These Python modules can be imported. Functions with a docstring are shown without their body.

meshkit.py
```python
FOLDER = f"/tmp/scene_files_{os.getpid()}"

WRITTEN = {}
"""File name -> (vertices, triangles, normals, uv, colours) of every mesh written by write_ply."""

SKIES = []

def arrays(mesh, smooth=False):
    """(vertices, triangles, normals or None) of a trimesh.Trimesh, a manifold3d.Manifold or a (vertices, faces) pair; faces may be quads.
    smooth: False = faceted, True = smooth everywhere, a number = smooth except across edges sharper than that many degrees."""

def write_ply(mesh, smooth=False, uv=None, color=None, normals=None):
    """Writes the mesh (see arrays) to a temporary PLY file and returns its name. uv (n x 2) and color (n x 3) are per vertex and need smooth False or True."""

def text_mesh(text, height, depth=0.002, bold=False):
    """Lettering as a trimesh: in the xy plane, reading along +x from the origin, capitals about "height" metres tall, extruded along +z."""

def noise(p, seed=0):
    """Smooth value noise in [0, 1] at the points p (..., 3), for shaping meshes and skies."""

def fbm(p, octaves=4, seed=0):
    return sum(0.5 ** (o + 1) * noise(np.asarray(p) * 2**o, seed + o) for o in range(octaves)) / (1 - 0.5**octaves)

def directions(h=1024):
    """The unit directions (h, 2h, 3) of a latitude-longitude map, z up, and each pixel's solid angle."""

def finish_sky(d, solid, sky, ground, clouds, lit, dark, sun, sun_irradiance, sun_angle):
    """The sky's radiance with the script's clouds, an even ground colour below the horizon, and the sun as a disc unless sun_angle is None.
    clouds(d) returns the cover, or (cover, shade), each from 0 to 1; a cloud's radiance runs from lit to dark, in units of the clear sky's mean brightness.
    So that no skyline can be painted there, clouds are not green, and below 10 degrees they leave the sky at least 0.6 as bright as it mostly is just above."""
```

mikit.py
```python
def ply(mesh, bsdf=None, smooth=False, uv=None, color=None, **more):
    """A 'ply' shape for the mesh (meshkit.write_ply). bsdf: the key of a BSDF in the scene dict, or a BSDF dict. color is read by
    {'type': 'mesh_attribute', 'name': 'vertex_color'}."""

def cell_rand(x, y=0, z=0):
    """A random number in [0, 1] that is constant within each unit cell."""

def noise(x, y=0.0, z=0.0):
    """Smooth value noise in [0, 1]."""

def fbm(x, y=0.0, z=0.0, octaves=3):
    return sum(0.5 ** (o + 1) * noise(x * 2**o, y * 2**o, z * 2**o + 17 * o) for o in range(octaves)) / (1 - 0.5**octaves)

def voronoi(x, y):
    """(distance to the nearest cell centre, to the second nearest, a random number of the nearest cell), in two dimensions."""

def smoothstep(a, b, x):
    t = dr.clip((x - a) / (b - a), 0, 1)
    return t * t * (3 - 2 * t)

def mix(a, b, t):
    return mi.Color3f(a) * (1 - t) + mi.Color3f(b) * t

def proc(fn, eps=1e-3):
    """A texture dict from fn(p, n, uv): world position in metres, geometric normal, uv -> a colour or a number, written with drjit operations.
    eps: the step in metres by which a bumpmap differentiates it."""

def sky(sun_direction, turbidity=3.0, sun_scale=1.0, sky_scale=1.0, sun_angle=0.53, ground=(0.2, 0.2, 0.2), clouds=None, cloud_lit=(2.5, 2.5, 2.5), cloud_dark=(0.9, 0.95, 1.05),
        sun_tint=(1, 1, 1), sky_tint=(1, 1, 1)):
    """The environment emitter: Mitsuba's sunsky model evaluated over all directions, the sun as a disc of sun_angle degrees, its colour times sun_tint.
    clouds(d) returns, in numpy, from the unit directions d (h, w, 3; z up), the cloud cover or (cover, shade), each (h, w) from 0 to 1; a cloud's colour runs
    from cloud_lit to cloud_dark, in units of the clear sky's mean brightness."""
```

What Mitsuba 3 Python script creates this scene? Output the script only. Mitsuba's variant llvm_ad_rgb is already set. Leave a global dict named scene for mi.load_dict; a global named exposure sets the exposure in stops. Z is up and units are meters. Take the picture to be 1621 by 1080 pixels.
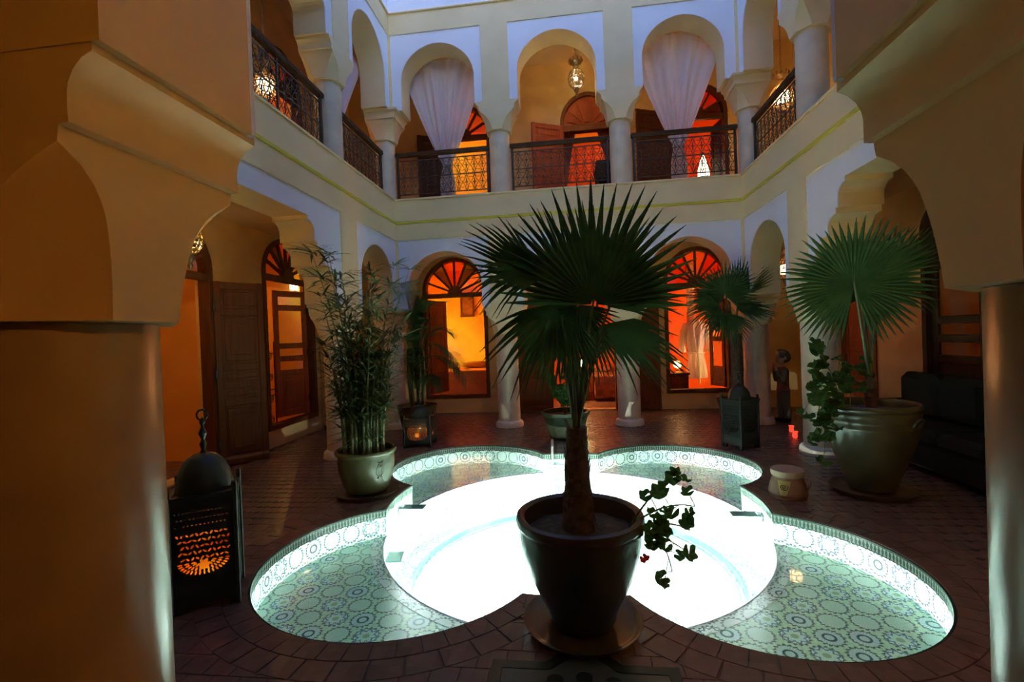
import math, random
import numpy as np, trimesh, drjit as dr, mitsuba as mi
import manifold3d as m3
from shapely.geometry import Polygon, Point, box as sbox, MultiPolygon, LineString
from shapely import affinity, union_all, prepare
from shapely.ops import unary_union
import meshkit, mikit
from mikit import proc, noise, fbm, voronoi, cell_rand, smoothstep, mix
random.seed(7); RNG = np.random.default_rng(7)
T = mi.ScalarTransform4f
scene, labels = {}, {}
PI = math.pi

# ---------------------------------------------------------------- camera, sky, exposure
CAM = np.array([0.0954, 0.0, 1.65]); F_PX, PITCH, YAW, ROLL = 756.3, -0.0105, 0.1234, 0.0372
_cp, _sp, _cy, _sy = math.cos(PITCH), math.sin(PITCH), math.cos(YAW), math.sin(YAW)
FWD = np.array([-_sy*_cp, _cy*_cp, _sp]); _rt = np.array([_cy, _sy, 0]); _up = np.cross(_rt, FWD)
UPV = math.sin(ROLL)*_rt + math.cos(ROLL)*_up
scene['camera'] = {'type': 'perspective', 'fov': math.degrees(2*math.atan(810.5/F_PX)), 'fov_axis': 'x', 'near_clip': 0.05, 'far_clip': 200.0,
                   'to_world': T().look_at(origin=CAM.tolist(), target=(CAM+FWD).tolist(), up=UPV.tolist())}
exposure = 0.55
SKY_L = 1.0           # brightness of the dusk sky
WARM = np.array([1.0, 0.56, 0.20]); CANDLE = np.array([1.0, 0.36, 0.09]); POOLC = np.array([0.82, 1.0, 0.97])
L_POOL, L_ROOM, L_UPROOM, L_GALLERY, L_CANDLE = 64.0, 3.5, 4.2, 3.3, 4.0
scene['sky'] = mikit.sky((0.2, -0.9, 0.35), turbidity=3.0, sun_scale=0.0, sky_scale=9.8*SKY_L, sky_tint=(0.70, 0.74, 1.12), ground=(0.1, 0.1, 0.1))
scene['sky']['sampling_weight'] = 5.0

# ---------------------------------------------------------------- materials
def prin(col, rough=0.5, **k):
    d = {'type': 'principled', 'base_color': col if isinstance(col, dict) else {'type': 'rgb', 'value': list(col)}, 'roughness': rough}
    d.update(k); return d
def two(d): return {'type': 'twosided', 'b': d}
def mat(name, d): scene['mat_'+name] = d; return 'mat_'+name
def mottle(a, b, s=3.0, o=4):
    return proc(lambda p, n, uv, a=a, b=b, s=s, o=o: mix(a, b, smoothstep(0.3, 0.7, fbm(p.x*s, p.y*s, p.z*s, o))))
M = {}
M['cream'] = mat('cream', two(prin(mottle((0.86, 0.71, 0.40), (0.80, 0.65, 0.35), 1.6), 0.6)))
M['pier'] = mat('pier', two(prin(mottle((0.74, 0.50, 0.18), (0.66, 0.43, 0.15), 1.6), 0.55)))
M['white'] = mat('white', two(prin(mottle((0.84, 0.87, 0.91), (0.80, 0.83, 0.87), 1.3), 0.7)))
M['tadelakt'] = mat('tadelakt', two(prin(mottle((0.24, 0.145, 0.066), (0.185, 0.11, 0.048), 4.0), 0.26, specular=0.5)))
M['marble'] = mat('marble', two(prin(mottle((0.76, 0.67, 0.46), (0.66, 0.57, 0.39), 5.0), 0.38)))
M['ochre'] = mat('ochre', two(prin(mottle((0.70, 0.48, 0.19), (0.60, 0.40, 0.15), 2.2), 0.42)))
M['stripe'] = mat('stripe', two(prin((0.66, 0.58, 0.06), 0.5)))
M['ceiling'] = mat('ceiling', two(prin(mottle((0.62, 0.44, 0.22), (0.52, 0.36, 0.18), 2.0), 0.6)))
M['room_orange'] = mat('room_orange', two(prin(mottle((0.78, 0.40, 0.09), (0.72, 0.35, 0.07), 2.0), 0.55)))
M['room_red'] = mat('room_red', two(prin(mottle((0.76, 0.15, 0.022), (0.70, 0.125, 0.018), 2.0), 0.55)))
M['room_yellow'] = mat('room_yellow', two(prin(mottle((0.82, 0.52, 0.12), (0.78, 0.47, 0.10), 2.0), 0.55)))
def _wood(a, b):
    def f(p, n, uv):
        g = fbm(p.x*30+p.y*30, p.x*7-p.y*7, p.z*2.2, 4)
        return mix(a, b, smoothstep(0.1, 0.9, g))
    return proc(f)
M['wood'] = mat('wood', two(prin(_wood((0.105, 0.032, 0.011), (0.06, 0.019, 0.007)), 0.6, specular=0.12)))
M['wood_red'] = mat('wood_red', two(prin(_wood((0.36, 0.08, 0.025), (0.24, 0.05, 0.018)), 0.55, specular=0.2)))
M['wood_dark'] = mat('wood_dark', two(prin(_wood((0.055, 0.024, 0.014), (0.030, 0.014, 0.009)), 0.6, specular=0.1)))
M['wood_pale'] = mat('wood_pale', two(prin(_wood((0.52, 0.33, 0.16), (0.42, 0.25, 0.11)), 0.5)))
M['iron'] = mat('iron', two(prin((0.030, 0.026, 0.024), 0.45, metallic=0.3)))
M['tin'] = mat('tin', two(prin(mottle((0.008, 0.009, 0.008), (0.005, 0.0055, 0.005), 20.0), 0.42, specular=0.25)))
M['brass'] = mat('brass', two(prin((0.30, 0.19, 0.09), 0.35, metallic=0.8)))
M['chrome'] = mat('chrome', two(prin((0.7, 0.7, 0.7), 0.2, metallic=0.95)))
M['curtain'] = mat('curtain', {'type': 'principledthin', 'base_color': {'type': 'rgb', 'value': [0.78, 0.74, 0.76]}, 'roughness': 0.8, 'diff_trans': 0.6})
M['linen'] = mat('linen', two(prin(mottle((0.55, 0.34, 0.17), (0.50, 0.30, 0.14), 9.0), 0.85)))
M['robe'] = mat('robe', two(prin((0.82, 0.74, 0.62), 0.85)))
M['spread'] = mat('spread', two(prin(mottle((0.20, 0.08, 0.05), (0.12, 0.05, 0.035), 9.0), 0.85)))
M['black_cloth'] = mat('black_cloth', two(prin((0.008, 0.007, 0.007), 0.8, specular=0.1)))
def leafm(name, a, b, rough=0.38, dt=0.5):
    M[name] = mat(name, {'type': 'principledthin', 'base_color': proc(lambda p, n, uv: mix(a, b, smoothstep(0.3, 0.7, fbm(p.x*9, p.y*9, p.z*9, 3)))), 'roughness': rough, 'diff_trans': dt})
leafm('palm_leaf', (0.040, 0.068, 0.024), (0.024, 0.046, 0.018), 0.4, 0.35)
leafm('palm_leaf_bright', (0.055, 0.105, 0.040), (0.036, 0.075, 0.030), 0.38, 0.4)
leafm('papyrus_leaf', (0.085, 0.10, 0.040), (0.040, 0.058, 0.024))
leafm('ivy_leaf', (0.036, 0.075, 0.020), (0.020, 0.048, 0.014))
leafm('dry_leaf', (0.30, 0.20, 0.10), (0.20, 0.14, 0.08), 0.6)
leafm('liner', (0.90, 0.38, 0.14), (0.80, 0.28, 0.08), 0.6, 1.4)
M['stalk'] = mat('stalk', two(prin(mottle((0.065, 0.08, 0.03), (0.04, 0.05, 0.02), 12.0), 0.45)))
M['culm'] = mat('culm', two(prin(mottle((0.20, 0.18, 0.085), (0.10, 0.105, 0.05), 14.0), 0.5)))
M['trunk'] = mat('trunk', two(prin(mottle((0.075, 0.032, 0.018), (0.035, 0.017, 0.011), 30.0), 0.8)))
M['saucer'] = mat('saucer', two(prin(mottle((0.06, 0.035, 0.022), (0.04, 0.024, 0.015), 8.0), 0.45)))
M['red_glass'] = mat('red_glass', two(prin((0.5, 0.02, 0.02), 0.2)))
M['soil'] = mat('soil', two(prin(mottle((0.045, 0.03, 0.02), (0.025, 0.018, 0.012), 40.0), 0.9)))
M['flower'] = mat('flower', two(prin((0.45, 0.02, 0.02), 0.6)))
M['pot_dark'] = mat('pot_dark', two(prin(mottle((0.018, 0.016, 0.009), (0.011, 0.010, 0.006), 6.0), 0.28, clearcoat=0.2)))
M['pot_rim'] = mat('pot_rim', two(prin((0.032, 0.019, 0.010), 0.35)))
M['pot_olive'] = mat('pot_olive', two(prin(mottle((0.080, 0.062, 0.022), (0.05, 0.040, 0.015), 6.0), 0.3, clearcoat=0.2)))
M['pot_brown'] = mat('pot_brown', two(prin(mottle((0.040, 0.030, 0.013), (0.025, 0.019, 0.009), 5.0), 0.22, clearcoat=0.3)))
M['terra'] = mat('terra', two(prin(mottle((0.17, 0.075, 0.045), (0.12, 0.05, 0.03), 8.0), 0.55)))
M['planter'] = mat('planter', two(prin(mottle((0.03, 0.035, 0.016), (0.02, 0.024, 0.012), 8.0), 0.4)))
M['drum_skin'] = mat('drum_skin', two(prin((0.30, 0.20, 0.13), 0.6)))
M['drum_yellow'] = mat('drum_yellow', two(prin((0.30, 0.23, 0.07), 0.5)))
M['skin'] = mat('skin', two(prin((0.45, 0.26, 0.17), 0.55)))
M['hair'] = mat('hair', two(prin((0.015, 0.012, 0.010), 0.5)))
M['shirt'] = mat('shirt', two(prin((0.16, 0.05, 0.035), 0.8)))
M['sleeve'] = mat('sleeve', two(prin((0.07, 0.07, 0.045), 0.8)))
M['trousers'] = mat('trousers', two(prin((0.12, 0.11, 0.06), 0.8)))
M['grout'] = mat('grout', two(prin((0.062, 0.038, 0.029), 0.8)))
def _tile(p, n, uv):
    r = cell_rand(dr.floor(p.x/0.07+0.37), dr.floor(p.y/0.145+0.11), 3)
    base = mix((0.112, 0.064, 0.049), (0.080, 0.046, 0.036), r)
    return base * (0.8+0.4*fbm(p.x*22, p.y*22, 0.5, 3))
M['tile'] = mat('tile', two(prin(proc(_tile), 0.34, specular=0.5)))
M['cabochon'] = mat('cabochon', two(prin((0.020, 0.030, 0.026), 0.25)))
M['star_tile'] = mat('star_tile', two(prin((0.014, 0.020, 0.016), 0.25)))
M['star_green'] = mat('star_green', two(prin((0.05, 0.065, 0.05), 0.3)))
# zellige of the pool: rosettes, stars and rings of small cut tiles, laid out in metres of uv
def _rosettes(u, v, s):
    q = 0.8660254
    best, bu, bv, br = mi.Float(9), mi.Float(0), mi.Float(0), mi.Float(0)
    ju, jv = dr.floor(u/s), dr.floor(v/(s*q))
    for b in (-1, 0, 1, 2):
        row = jv+b
        off = 0.5*(row-2*dr.floor(row*0.5))
        cu0 = dr.floor(u/s-off+0.5)
        for a in (-1, 0, 1):
            cu = cu0+a
            du, dv = u/s-(cu+off), (v/s-row*q)
            d = dr.sqrt(du*du+dv*dv)
            nearer = d < best
            best = dr.select(nearer, d, best); bu = dr.select(nearer, du, bu); bv = dr.select(nearer, dv, bv)
            br = dr.select(nearer, cell_rand(cu*3+row, row, 5), br)
    return best, dr.atan2(bv, bu), br
def zellige(base, green, dark, blue, sc):
    def f(p, n, uv):
        u, v = mi.Float(uv.x), mi.Float(uv.y)
        d, a, r = _rosettes(u, v, sc)
        star = r < 0.30; ring = (r >= 0.30) & (r < 0.55)
        g = mix(base, green, 0.35+0.5*cell_rand(dr.floor(u*55), dr.floor(v*55), 2))
        ser = dr.abs(dr.sin(a*9))
        petals = smoothstep(0.35, 0.6, dr.abs(dr.sin(a*12)))
        rim = 0.40+0.035*dr.cos(a*16)
        line = (smoothstep(0.055, 0.028, dr.abs(d-rim)))*smoothstep(0.10, 0.4, ser)
        col = mix(g, dark, line)
        inner = mix(mix(green, dark, 0.30*(1-petals)), base, petals*0.6)
        col = dr.select(d < 0.36, mix(inner, base, 0.25), col)
        rs = 0.31*(1+0.17*dr.cos(a*8))
        star_line = smoothstep(0.045, 0.020, dr.abs(d-rs))
        cs = mix(mix(green, base, petals), blue, star_line)
        cs = mix(cs, mix(green, dark, 0.3), smoothstep(0.13, 0.10, d))
        col = dr.select(star & (d < 0.38), cs, col)
        rr = smoothstep(0.050, 0.025, dr.abs(d-0.17))
        cr = mix(mix(base, blue, 0.35*petals), dark, rr)
        cr = mix(cr, mix(base, blue, 0.25), smoothstep(0.13, 0.10, d))
        col = dr.select(ring & (d < 0.36), cr, col)
        return col
    return proc(f)
ZB, ZG, ZD, ZL = (0.60, 0.90, 0.77), (0.40, 0.70, 0.38), (0.025, 0.10, 0.09), (0.07, 0.20, 0.32)
M['zellige'] = mat('zellige', two(prin(zellige(ZB, ZG, ZD, ZL, 0.20), 0.3)))
M['zellige_wall'] = mat('zellige_wall', two(prin(zellige((0.68, 0.84, 0.76), (0.55, 0.72, 0.58), (0.05, 0.10, 0.095), (0.06, 0.13, 0.18), 0.19), 0.3)))
def _band(p, n, uv):
    u, v = mi.Float(uv.x), mi.Float(uv.y)
    chev = dr.abs(u/0.03-dr.floor(u/0.03)-0.5)
    light = smoothstep(0.32, 0.40, chev+0.5*dr.abs(v+0.045)/0.02*0.35)
    edge = smoothstep(0.026, 0.030, dr.abs(v+0.045))
    return mix(mix((0.03, 0.07, 0.05), (0.30, 0.36, 0.30), light*(1-edge)), (0.012, 0.030, 0.022), edge)
M['step_tile'] = mat('step_tile', two(prin((0.06, 0.13, 0.12), 0.3)))
M['band'] = mat('band', two(prin(proc(_band), 0.25)))
M['water'] = mat('water', {'type': 'thindielectric', 'int_ior': 1.33, 'ext_ior': 1.0})
M['wax'] = mat('wax', two(prin((0.8, 0.7, 0.5), 0.5)))
M['bulb_dark'] = mat('bulb_dark', two({'type': 'diffuse', 'reflectance': {'type': 'rgb', 'value': [0.2, 0.2, 0.2]}}))
for nm, c in (('amber', (1.0, 0.85, 0.45)), ('orange', (0.8, 0.34, 0.12)), ('grey', (0.22, 0.24, 0.22)), ('clear', (0.92, 0.92, 0.9)), ('red', (0.8, 0.10, 0.05))):
    M['glass_'+nm] = mat('glass_'+nm, {'type': 'thindielectric', 'specular_transmittance': {'type': 'rgb', 'value': list(c)}})
M['paint_dark'] = mat('paint_dark', two(prin(mottle((0.18, 0.07, 0.03), (0.10, 0.05, 0.03), 9.0), 0.5)))

# ---------------------------------------------------------------- mesh helpers
USED = {}
def number(name):
    k = USED.get(name, -1)+1; USED[name] = k
    return name if k == 0 else f'{name}_{k:03d}'
def put(name, mesh, m, parent=None, smooth=False, uv=None, shape=None, world=None, **more):
    key = number((parent+'__' if parent else '')+name)
    d = dict(shape) if shape else mikit.ply(mesh, M[m], smooth=smooth, uv=uv, **more)
    if world is not None: d['to_world'] = world
    scene[key] = d
    return key
def lab(key, label=None, cat=None, group=None, kind=None):
    labels[key] = {k: v for k, v in (('label', label), ('category', cat), ('group', group), ('kind', kind)) if v}
    return key
def thing(name, label, cat, group=None): return lab(number(name), label, cat, group)
def struct(name, mesh, m, label=None, **k):
    key = put(name, mesh, m, **k); lab(key, label, None, None, 'structure'); return key
def cat(*ms):
    return trimesh.util.concatenate([m for m in (ms[0] if len(ms) == 1 and isinstance(ms[0], list) else ms)])
def bx(x0, x1, y0, y1, z0, z1, c=0.0):
    if c:
        m = m3.Manifold.hull_points(np.array([(x, y, z) for sx in (0, 1) for sy in (0, 1) for sz in (0, 1)
            for x, y, z in (((x0, x1)[sx], (y0+c, y1-c)[sy], (z0+c, z1-c)[sz]), ((x0+c, x1-c)[sx], (y0, y1)[sy], (z0+c, z1-c)[sz]), ((x0+c, x1-c)[sx], (y0+c, y1-c)[sy], (z0, z1)[sz]))]))
        q = m.to_mesh(); return trimesh.Trimesh(q.vert_properties[:, :3], q.tri_verts, process=False)
    m = trimesh.creation.box((x1-x0, y1-y0, z1-z0)); m.apply_translation(((x0+x1)/2, (y0+y1)/2, (z0+z1)/2)); return m
def extr(poly, h):
    gs = [g for g in getattr(poly, 'geoms', [poly]) if g.geom_type == 'Polygon' and g.area > 1e-7]
    return cat([trimesh.creation.extrude_polygon(g, h, engine='earcut') for g in gs])
class Frame:
    """A wall's own frame: a along the wall, z up, d the depth measured behind its face."""
    def __init__(s, o, u, n): s.o, s.u, s.n = np.array([*o, 0.0]), np.array([*u, 0.0]), np.array([*n, 0.0])
    def pt(s, a, z, d=0.0): return s.o+s.u*a-s.n*d+np.array([0, 0, z])
    def map(s, m):
        m = m.copy(); v = np.array(m.vertices)      # (a, z, d)
        m.vertices = s.o+v[:, :1]*s.u-v[:, 2:3]*s.n+v[:, 1:2]*np.array([0, 0, 1.0])
        if np.dot(np.cross(s.u, [0, 0, 1]), -s.n) < 0: m.invert()
        return m
    def prism(s, poly, d0, d1):
        m = extr(poly, d1-d0); m.apply_translation((0, 0, d0)); return s.map(m)
    def box(s, a0, a1, z0, z1, d0, d1, c=0.0): return s.map(bx(a0, a1, z0, z1, d0, d1, c))
def lathe(profile, n=32, at=(0, 0, 0)):
    p = np.array(profile, float); a = np.arange(n)*2*PI/n
    v = np.stack([p[:, 0:1]*np.cos(a), p[:, 0:1]*np.sin(a), np.repeat(p[:, 1:2], n, 1)], -1).reshape(-1, 3)
    i, j = np.meshgrid(np.arange(len(p)-1), np.arange(n), indexing='ij'); j2 = (j+1) % n
    f = np.stack([i*n+j, i*n+j2, (i+1)*n+j2, (i+1)*n+j], -1).reshape(-1, 4)
    m = trimesh.Trimesh(v, np.vstack([f[:, [0, 1, 2]], f[:, [0, 2, 3]]]), process=False); m.apply_translation(at); return m
def tube(pts, r, n=6, caps=True):
    p = np.asarray(pts, float); r = np.broadcast_to(np.asarray(r, float), (len(p),))
    t = np.gradient(p, axis=0); t /= np.linalg.norm(t, axis=1, keepdims=True)+1e-12
    a = np.cross(t[0], [0, 0, 1.0] if abs(t[0][2]) < 0.9 else [1.0, 0, 0]); A = []
    for q in t:
        a = a-q*np.dot(a, q); a /= np.linalg.norm(a)+1e-12; A.append(a)
    A = np.array(A); B = np.cross(t, A); g = np.arange(n)*2*PI/n
    v = (p[:, None]+r[:, None, None]*(np.cos(g)[None, :, None]*A[:, None]+np.sin(g)[None, :, None]*B[:, None])).reshape(-1, 3)
    i, j = np.meshgrid(np.arange(len(p)-1), np.arange(n), indexing='ij'); j2 = (j+1) % n
    f = np.stack([i*n+j, i*n+j2, (i+1)*n+j2, (i+1)*n+j], -1).reshape(-1, 4); F = [f[:, [0, 1, 2]], f[:, [0, 2, 3]]]
    if caps:
        k = np.arange(1, n-1); e = (len(p)-1)*n
        F += [np.stack([k*0, k+1, k], 1), np.stack([k*0+e, k+e, k+1+e], 1)]
    return trimesh.Trimesh(v, np.vstack(F), process=False)
def bez(a, b, c, n=10):
    t = np.linspace(0, 1, n)[:, None]; a, b, c = map(np.asarray, (a, b, c)); return (1-t)**2*a+2*t*(1-t)*b+t*t*c
def hull(*spheres):
    out = []
    for c, r in spheres:
        s = trimesh.creation.icosphere(2, r); s.apply_translation(c); out.append(np.array(s.vertices))
    q = m3.Manifold.hull_points(np.vstack(out)); return q
def tri(man):
    q = man.to_mesh(); return trimesh.Trimesh(q.vert_properties[:, :3], q.tri_verts, process=False)
def rotz(m, a, at): m.apply_transform(trimesh.transformations.rotation_matrix(a, [0, 0, 1], at)); return m
def emit(col, wt=0.3): return {'emitter': {'type': 'area', 'sampling_weight': wt, 'radiance': {'type': 'rgb', 'value': [float(x) for x in col]}}}
def ball(c, r, n=2):
    s = trimesh.creation.icosphere(n, r); s.apply_translation(c); return s

# ---------------------------------------------------------------- courtyard: arcades on four sides
PX, CX = 1.08, 3.26                       # pier centres across; side piers at y = 8.7, 6.56, 3.06, 0.92
SY = (0.92, 3.06, 6.56, 8.7); CY = 4.81; UP = 3.66
FB, FL_, FR_, FF = Frame((0, 8.455), (1, 0), (0, -1)), Frame((-3.015, 0), (0, 1), (1, 0)), Frame((3.015, 0), (0, 1), (-1, 0)), Frame((0, 1.165), (1, 0), (0, 1))
def arch_poly(a0, a1, z0, zs, za, n=28):
    c, h = (a0+a1)/2, (a1-a0)/2; t = np.linspace(0, PI, n)
    x = h*np.cos(t)*(1+0.035*np.sin(2*np.minimum(t, PI-t))); z = zs+(za-zs)*(np.sin(t)*0.97+0.03*(1-np.abs(np.cos(t))))
    return Polygon([(a0, z0)]+[(a1, z0)]+list(zip(c+x, z)))
def cavetto(d0, z0, d1, z1, n=6):
    t = np.linspace(0, PI/2, n)
    return [(d0-(d0-d1)*math.sin(k), z1+(z0-z1)*math.cos(k)) if False else (d1+(d0-d1)*(1-math.sin(k)), z0-(z0-z1)*(1-math.cos(k))) for k in t]
def lintel_poly(p0, p1, z0, up):
    prof = [(0.41, z0), (0.41, 2.60+up), (0.56, 2.60+up), (0.56, 2.66+up)]
    prof = [(0.41, z0)]+[(0.41, 2.47+up)]+cavetto(0.54, 2.60+up, 0.41, 2.47+up)[::-1]+[(0.56, 2.60+up), (0.56, 2.66+up)]
    prof += [(0.70, 2.66+up)]+cavetto(0.85, 2.87+up, 0.70, 2.76+up)[::-1]+[(0.87, 2.87+up), (0.87, 2.93+up)]
    prof += [(0.92, 2.93+up)]+cavetto(1.05, 3.165+up, 0.92, 3.03+up)[::-1]+[(1.07, 3.165+up), (1.07, 3.22+up)]
    return Polygon([(p0+d, z) for d, z in prof]+[(p1-d, z) for d, z in prof[::-1]]).buffer(0)
def arcade(name, fr, piers, kinds, span, corner, th=0.49, m='cream'):
    base, face, core = [], [], []
    for up, z0, z1, zs, za, pt in ((0, 2.185, 4.22, 2.59, 3.24, 3.47), (UP, 5.845, 9.2, 6.30, 7.0, 7.21)):
        poly = sbox(span[0], z0, span[1], z1); holes, panels = [], []
        for i, k in enumerate(kinds):
            o0 = 0.44 if corner and i == 0 else 0.39; o1 = 0.44 if corner and i == len(kinds)-1 else 0.39
            if not corner and i == 0: o0 = 0.44
            if not corner and i == len(kinds)-1: o1 = 0.44
            if k == 'arch': holes.append(arch_poly(piers[i]+o0, piers[i+1]-o1, z0-1, zs, za))
            else: holes.append(lintel_poly(piers[i], piers[i+1], z0-1, up))
            e0 = 0.265 if i == 0 else 0.245; e1 = 0.265 if i == len(kinds)-1 else 0.245
            panels.append(sbox(piers[i]+e0, z0-1, piers[i+1]-e1, pt))
        if up: panels.append(sbox(span[0]-1, 7.58, span[1]+1, 9.5))
        solid = poly.difference(unary_union(holes))
        base.append(fr.prism(solid, 0.02, 0.035)); core.append(fr.prism(solid, 0.035, th)); face.append(fr.prism(solid.difference(unary_union(panels)), 0.0, 0.02))
    w = struct(name, cat(core), m); put('panel', cat(base), 'white', w)
    put('frame', cat(face), 'cream', w)
    return w
arcade('wall_courtyard_back', FB, (-CX, -PX, PX, CX), ('arch',)*3, (-3.505, 3.505), True)
arcade('wall_courtyard_left', FL_, SY, ('arch', 'lintel', 'arch'), (1.165, 8.455), False)
arcade('wall_courtyard_right', FR_, SY, ('arch', 'lintel', 'arch'), (1.165, 8.455), False)
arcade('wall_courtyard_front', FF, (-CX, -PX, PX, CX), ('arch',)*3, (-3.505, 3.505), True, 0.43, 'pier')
k = 1
for fr, a0, a1 in ((FB, -3.0, 3.0), (FL_, 1.18, 8.44), (FR_, 1.18, 8.44), (FF, -3.0, 3.0)):
    struct(f'trim_{k}', fr.box(a0, a1, 3.765, 3.812, -0.016, 0.0, 0.004), 'stripe'); k += 1
    struct(f'trim_{k}', cat(fr.box(a0, a1, 7.575, 7.60, -0.035, 0.02, 0.004), fr.box(a0, a1, 4.19, 4.225, -0.02, 0.0, 0.005)), 'cream'); k += 1

def capital_mesh(x, y, z, rb, fx0, fx1, fy0, fy1, ny=0.0, c0=0.135):
    """square block on an octagonal foot: pointed chamfers at the corners, flaring and corbelled on the sides that face an opening."""
    S = []
    def hs(v, fl, plain): return v if fl else plain
    for t in np.linspace(0, 1, 13):
        g = t**2.3; fl, pl = rb+(0.300-rb)*g, rb+(0.2435-rb)*min(1, t*1.6)
        S.append((z+0.34*t, [hs(fl, f, pl) for f in (fx0, fx1, fy0, fy1)], c0*math.sqrt(max(0, 1-t/0.88))))
    for dz, v in ((0.342, 0.320), (0.392, 0.320), (0.410, 0.323), (0.432, 0.334), (0.450, 0.352), (0.460, 0.373), (0.500, 0.373)):
        S.append((z+dz, [hs(v, f, 0.2435) for f in (fx0, fx1, fy0, fy1)], 0.0))
    V, Fc = [], []
    for zz, (a, b, c, d), ch in S:
        e = max(ch, 1e-4)
        c = max(c-ny*min(1, max(0, (zz-z)/0.3)), 0.16)
        V += [(x+b, y-c+e, zz), (x+b, y+d-e, zz), (x+b-e, y+d, zz), (x-a+e, y+d, zz), (x-a, y+d-e, zz), (x-a, y-c+e, zz), (x-a+e, y-c, zz), (x+b-e, y-c, zz)]
    for i in range(len(S)-1):
        for j in range(8):
            p, q = i*8+j, i*8+(j+1) % 8
            Fc += [(p, q, q+8), (p, q+8, p+8)]
    n = (len(S)-1)*8
    for j in range(1, 7): Fc += [(0, j+1, j), (n, n+j, n+j+1)]
    return trimesh.Trimesh(V, Fc, process=False)
def column(x, y, up, r, label, fx0, fx1, fy0, fy1, group=None):
    t = thing('column', label, 'column', group)
    zb, zc = (4.22, 5.35) if up else (0.0, 1.69 if y > 1 else 1.71)
    if up: prof = [(0, zb), (r+0.012, zb), (r+0.012, zb+0.03), (r, zb+0.04), (r, zc), (0, zc)]
    else: prof = [(0, 0.10), (r, 0.10), (r, zc-0.002), (0, zc-0.002)]
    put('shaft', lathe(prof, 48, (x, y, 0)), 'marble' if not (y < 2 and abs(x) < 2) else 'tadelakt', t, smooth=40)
    if not up: put('base', lathe([(0, 0), (r+0.055, 0), (r+0.05, 0.07), (r+0.03, 0.10), (r, 0.115), (0, 0.115)], 40, (x, y, 0)), 'marble', t, smooth=40)
    near = y < 1 and abs(x) < 2
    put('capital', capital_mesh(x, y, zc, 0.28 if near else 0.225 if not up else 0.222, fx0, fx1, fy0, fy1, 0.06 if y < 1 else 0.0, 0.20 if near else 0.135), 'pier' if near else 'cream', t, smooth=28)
    return t
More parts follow.
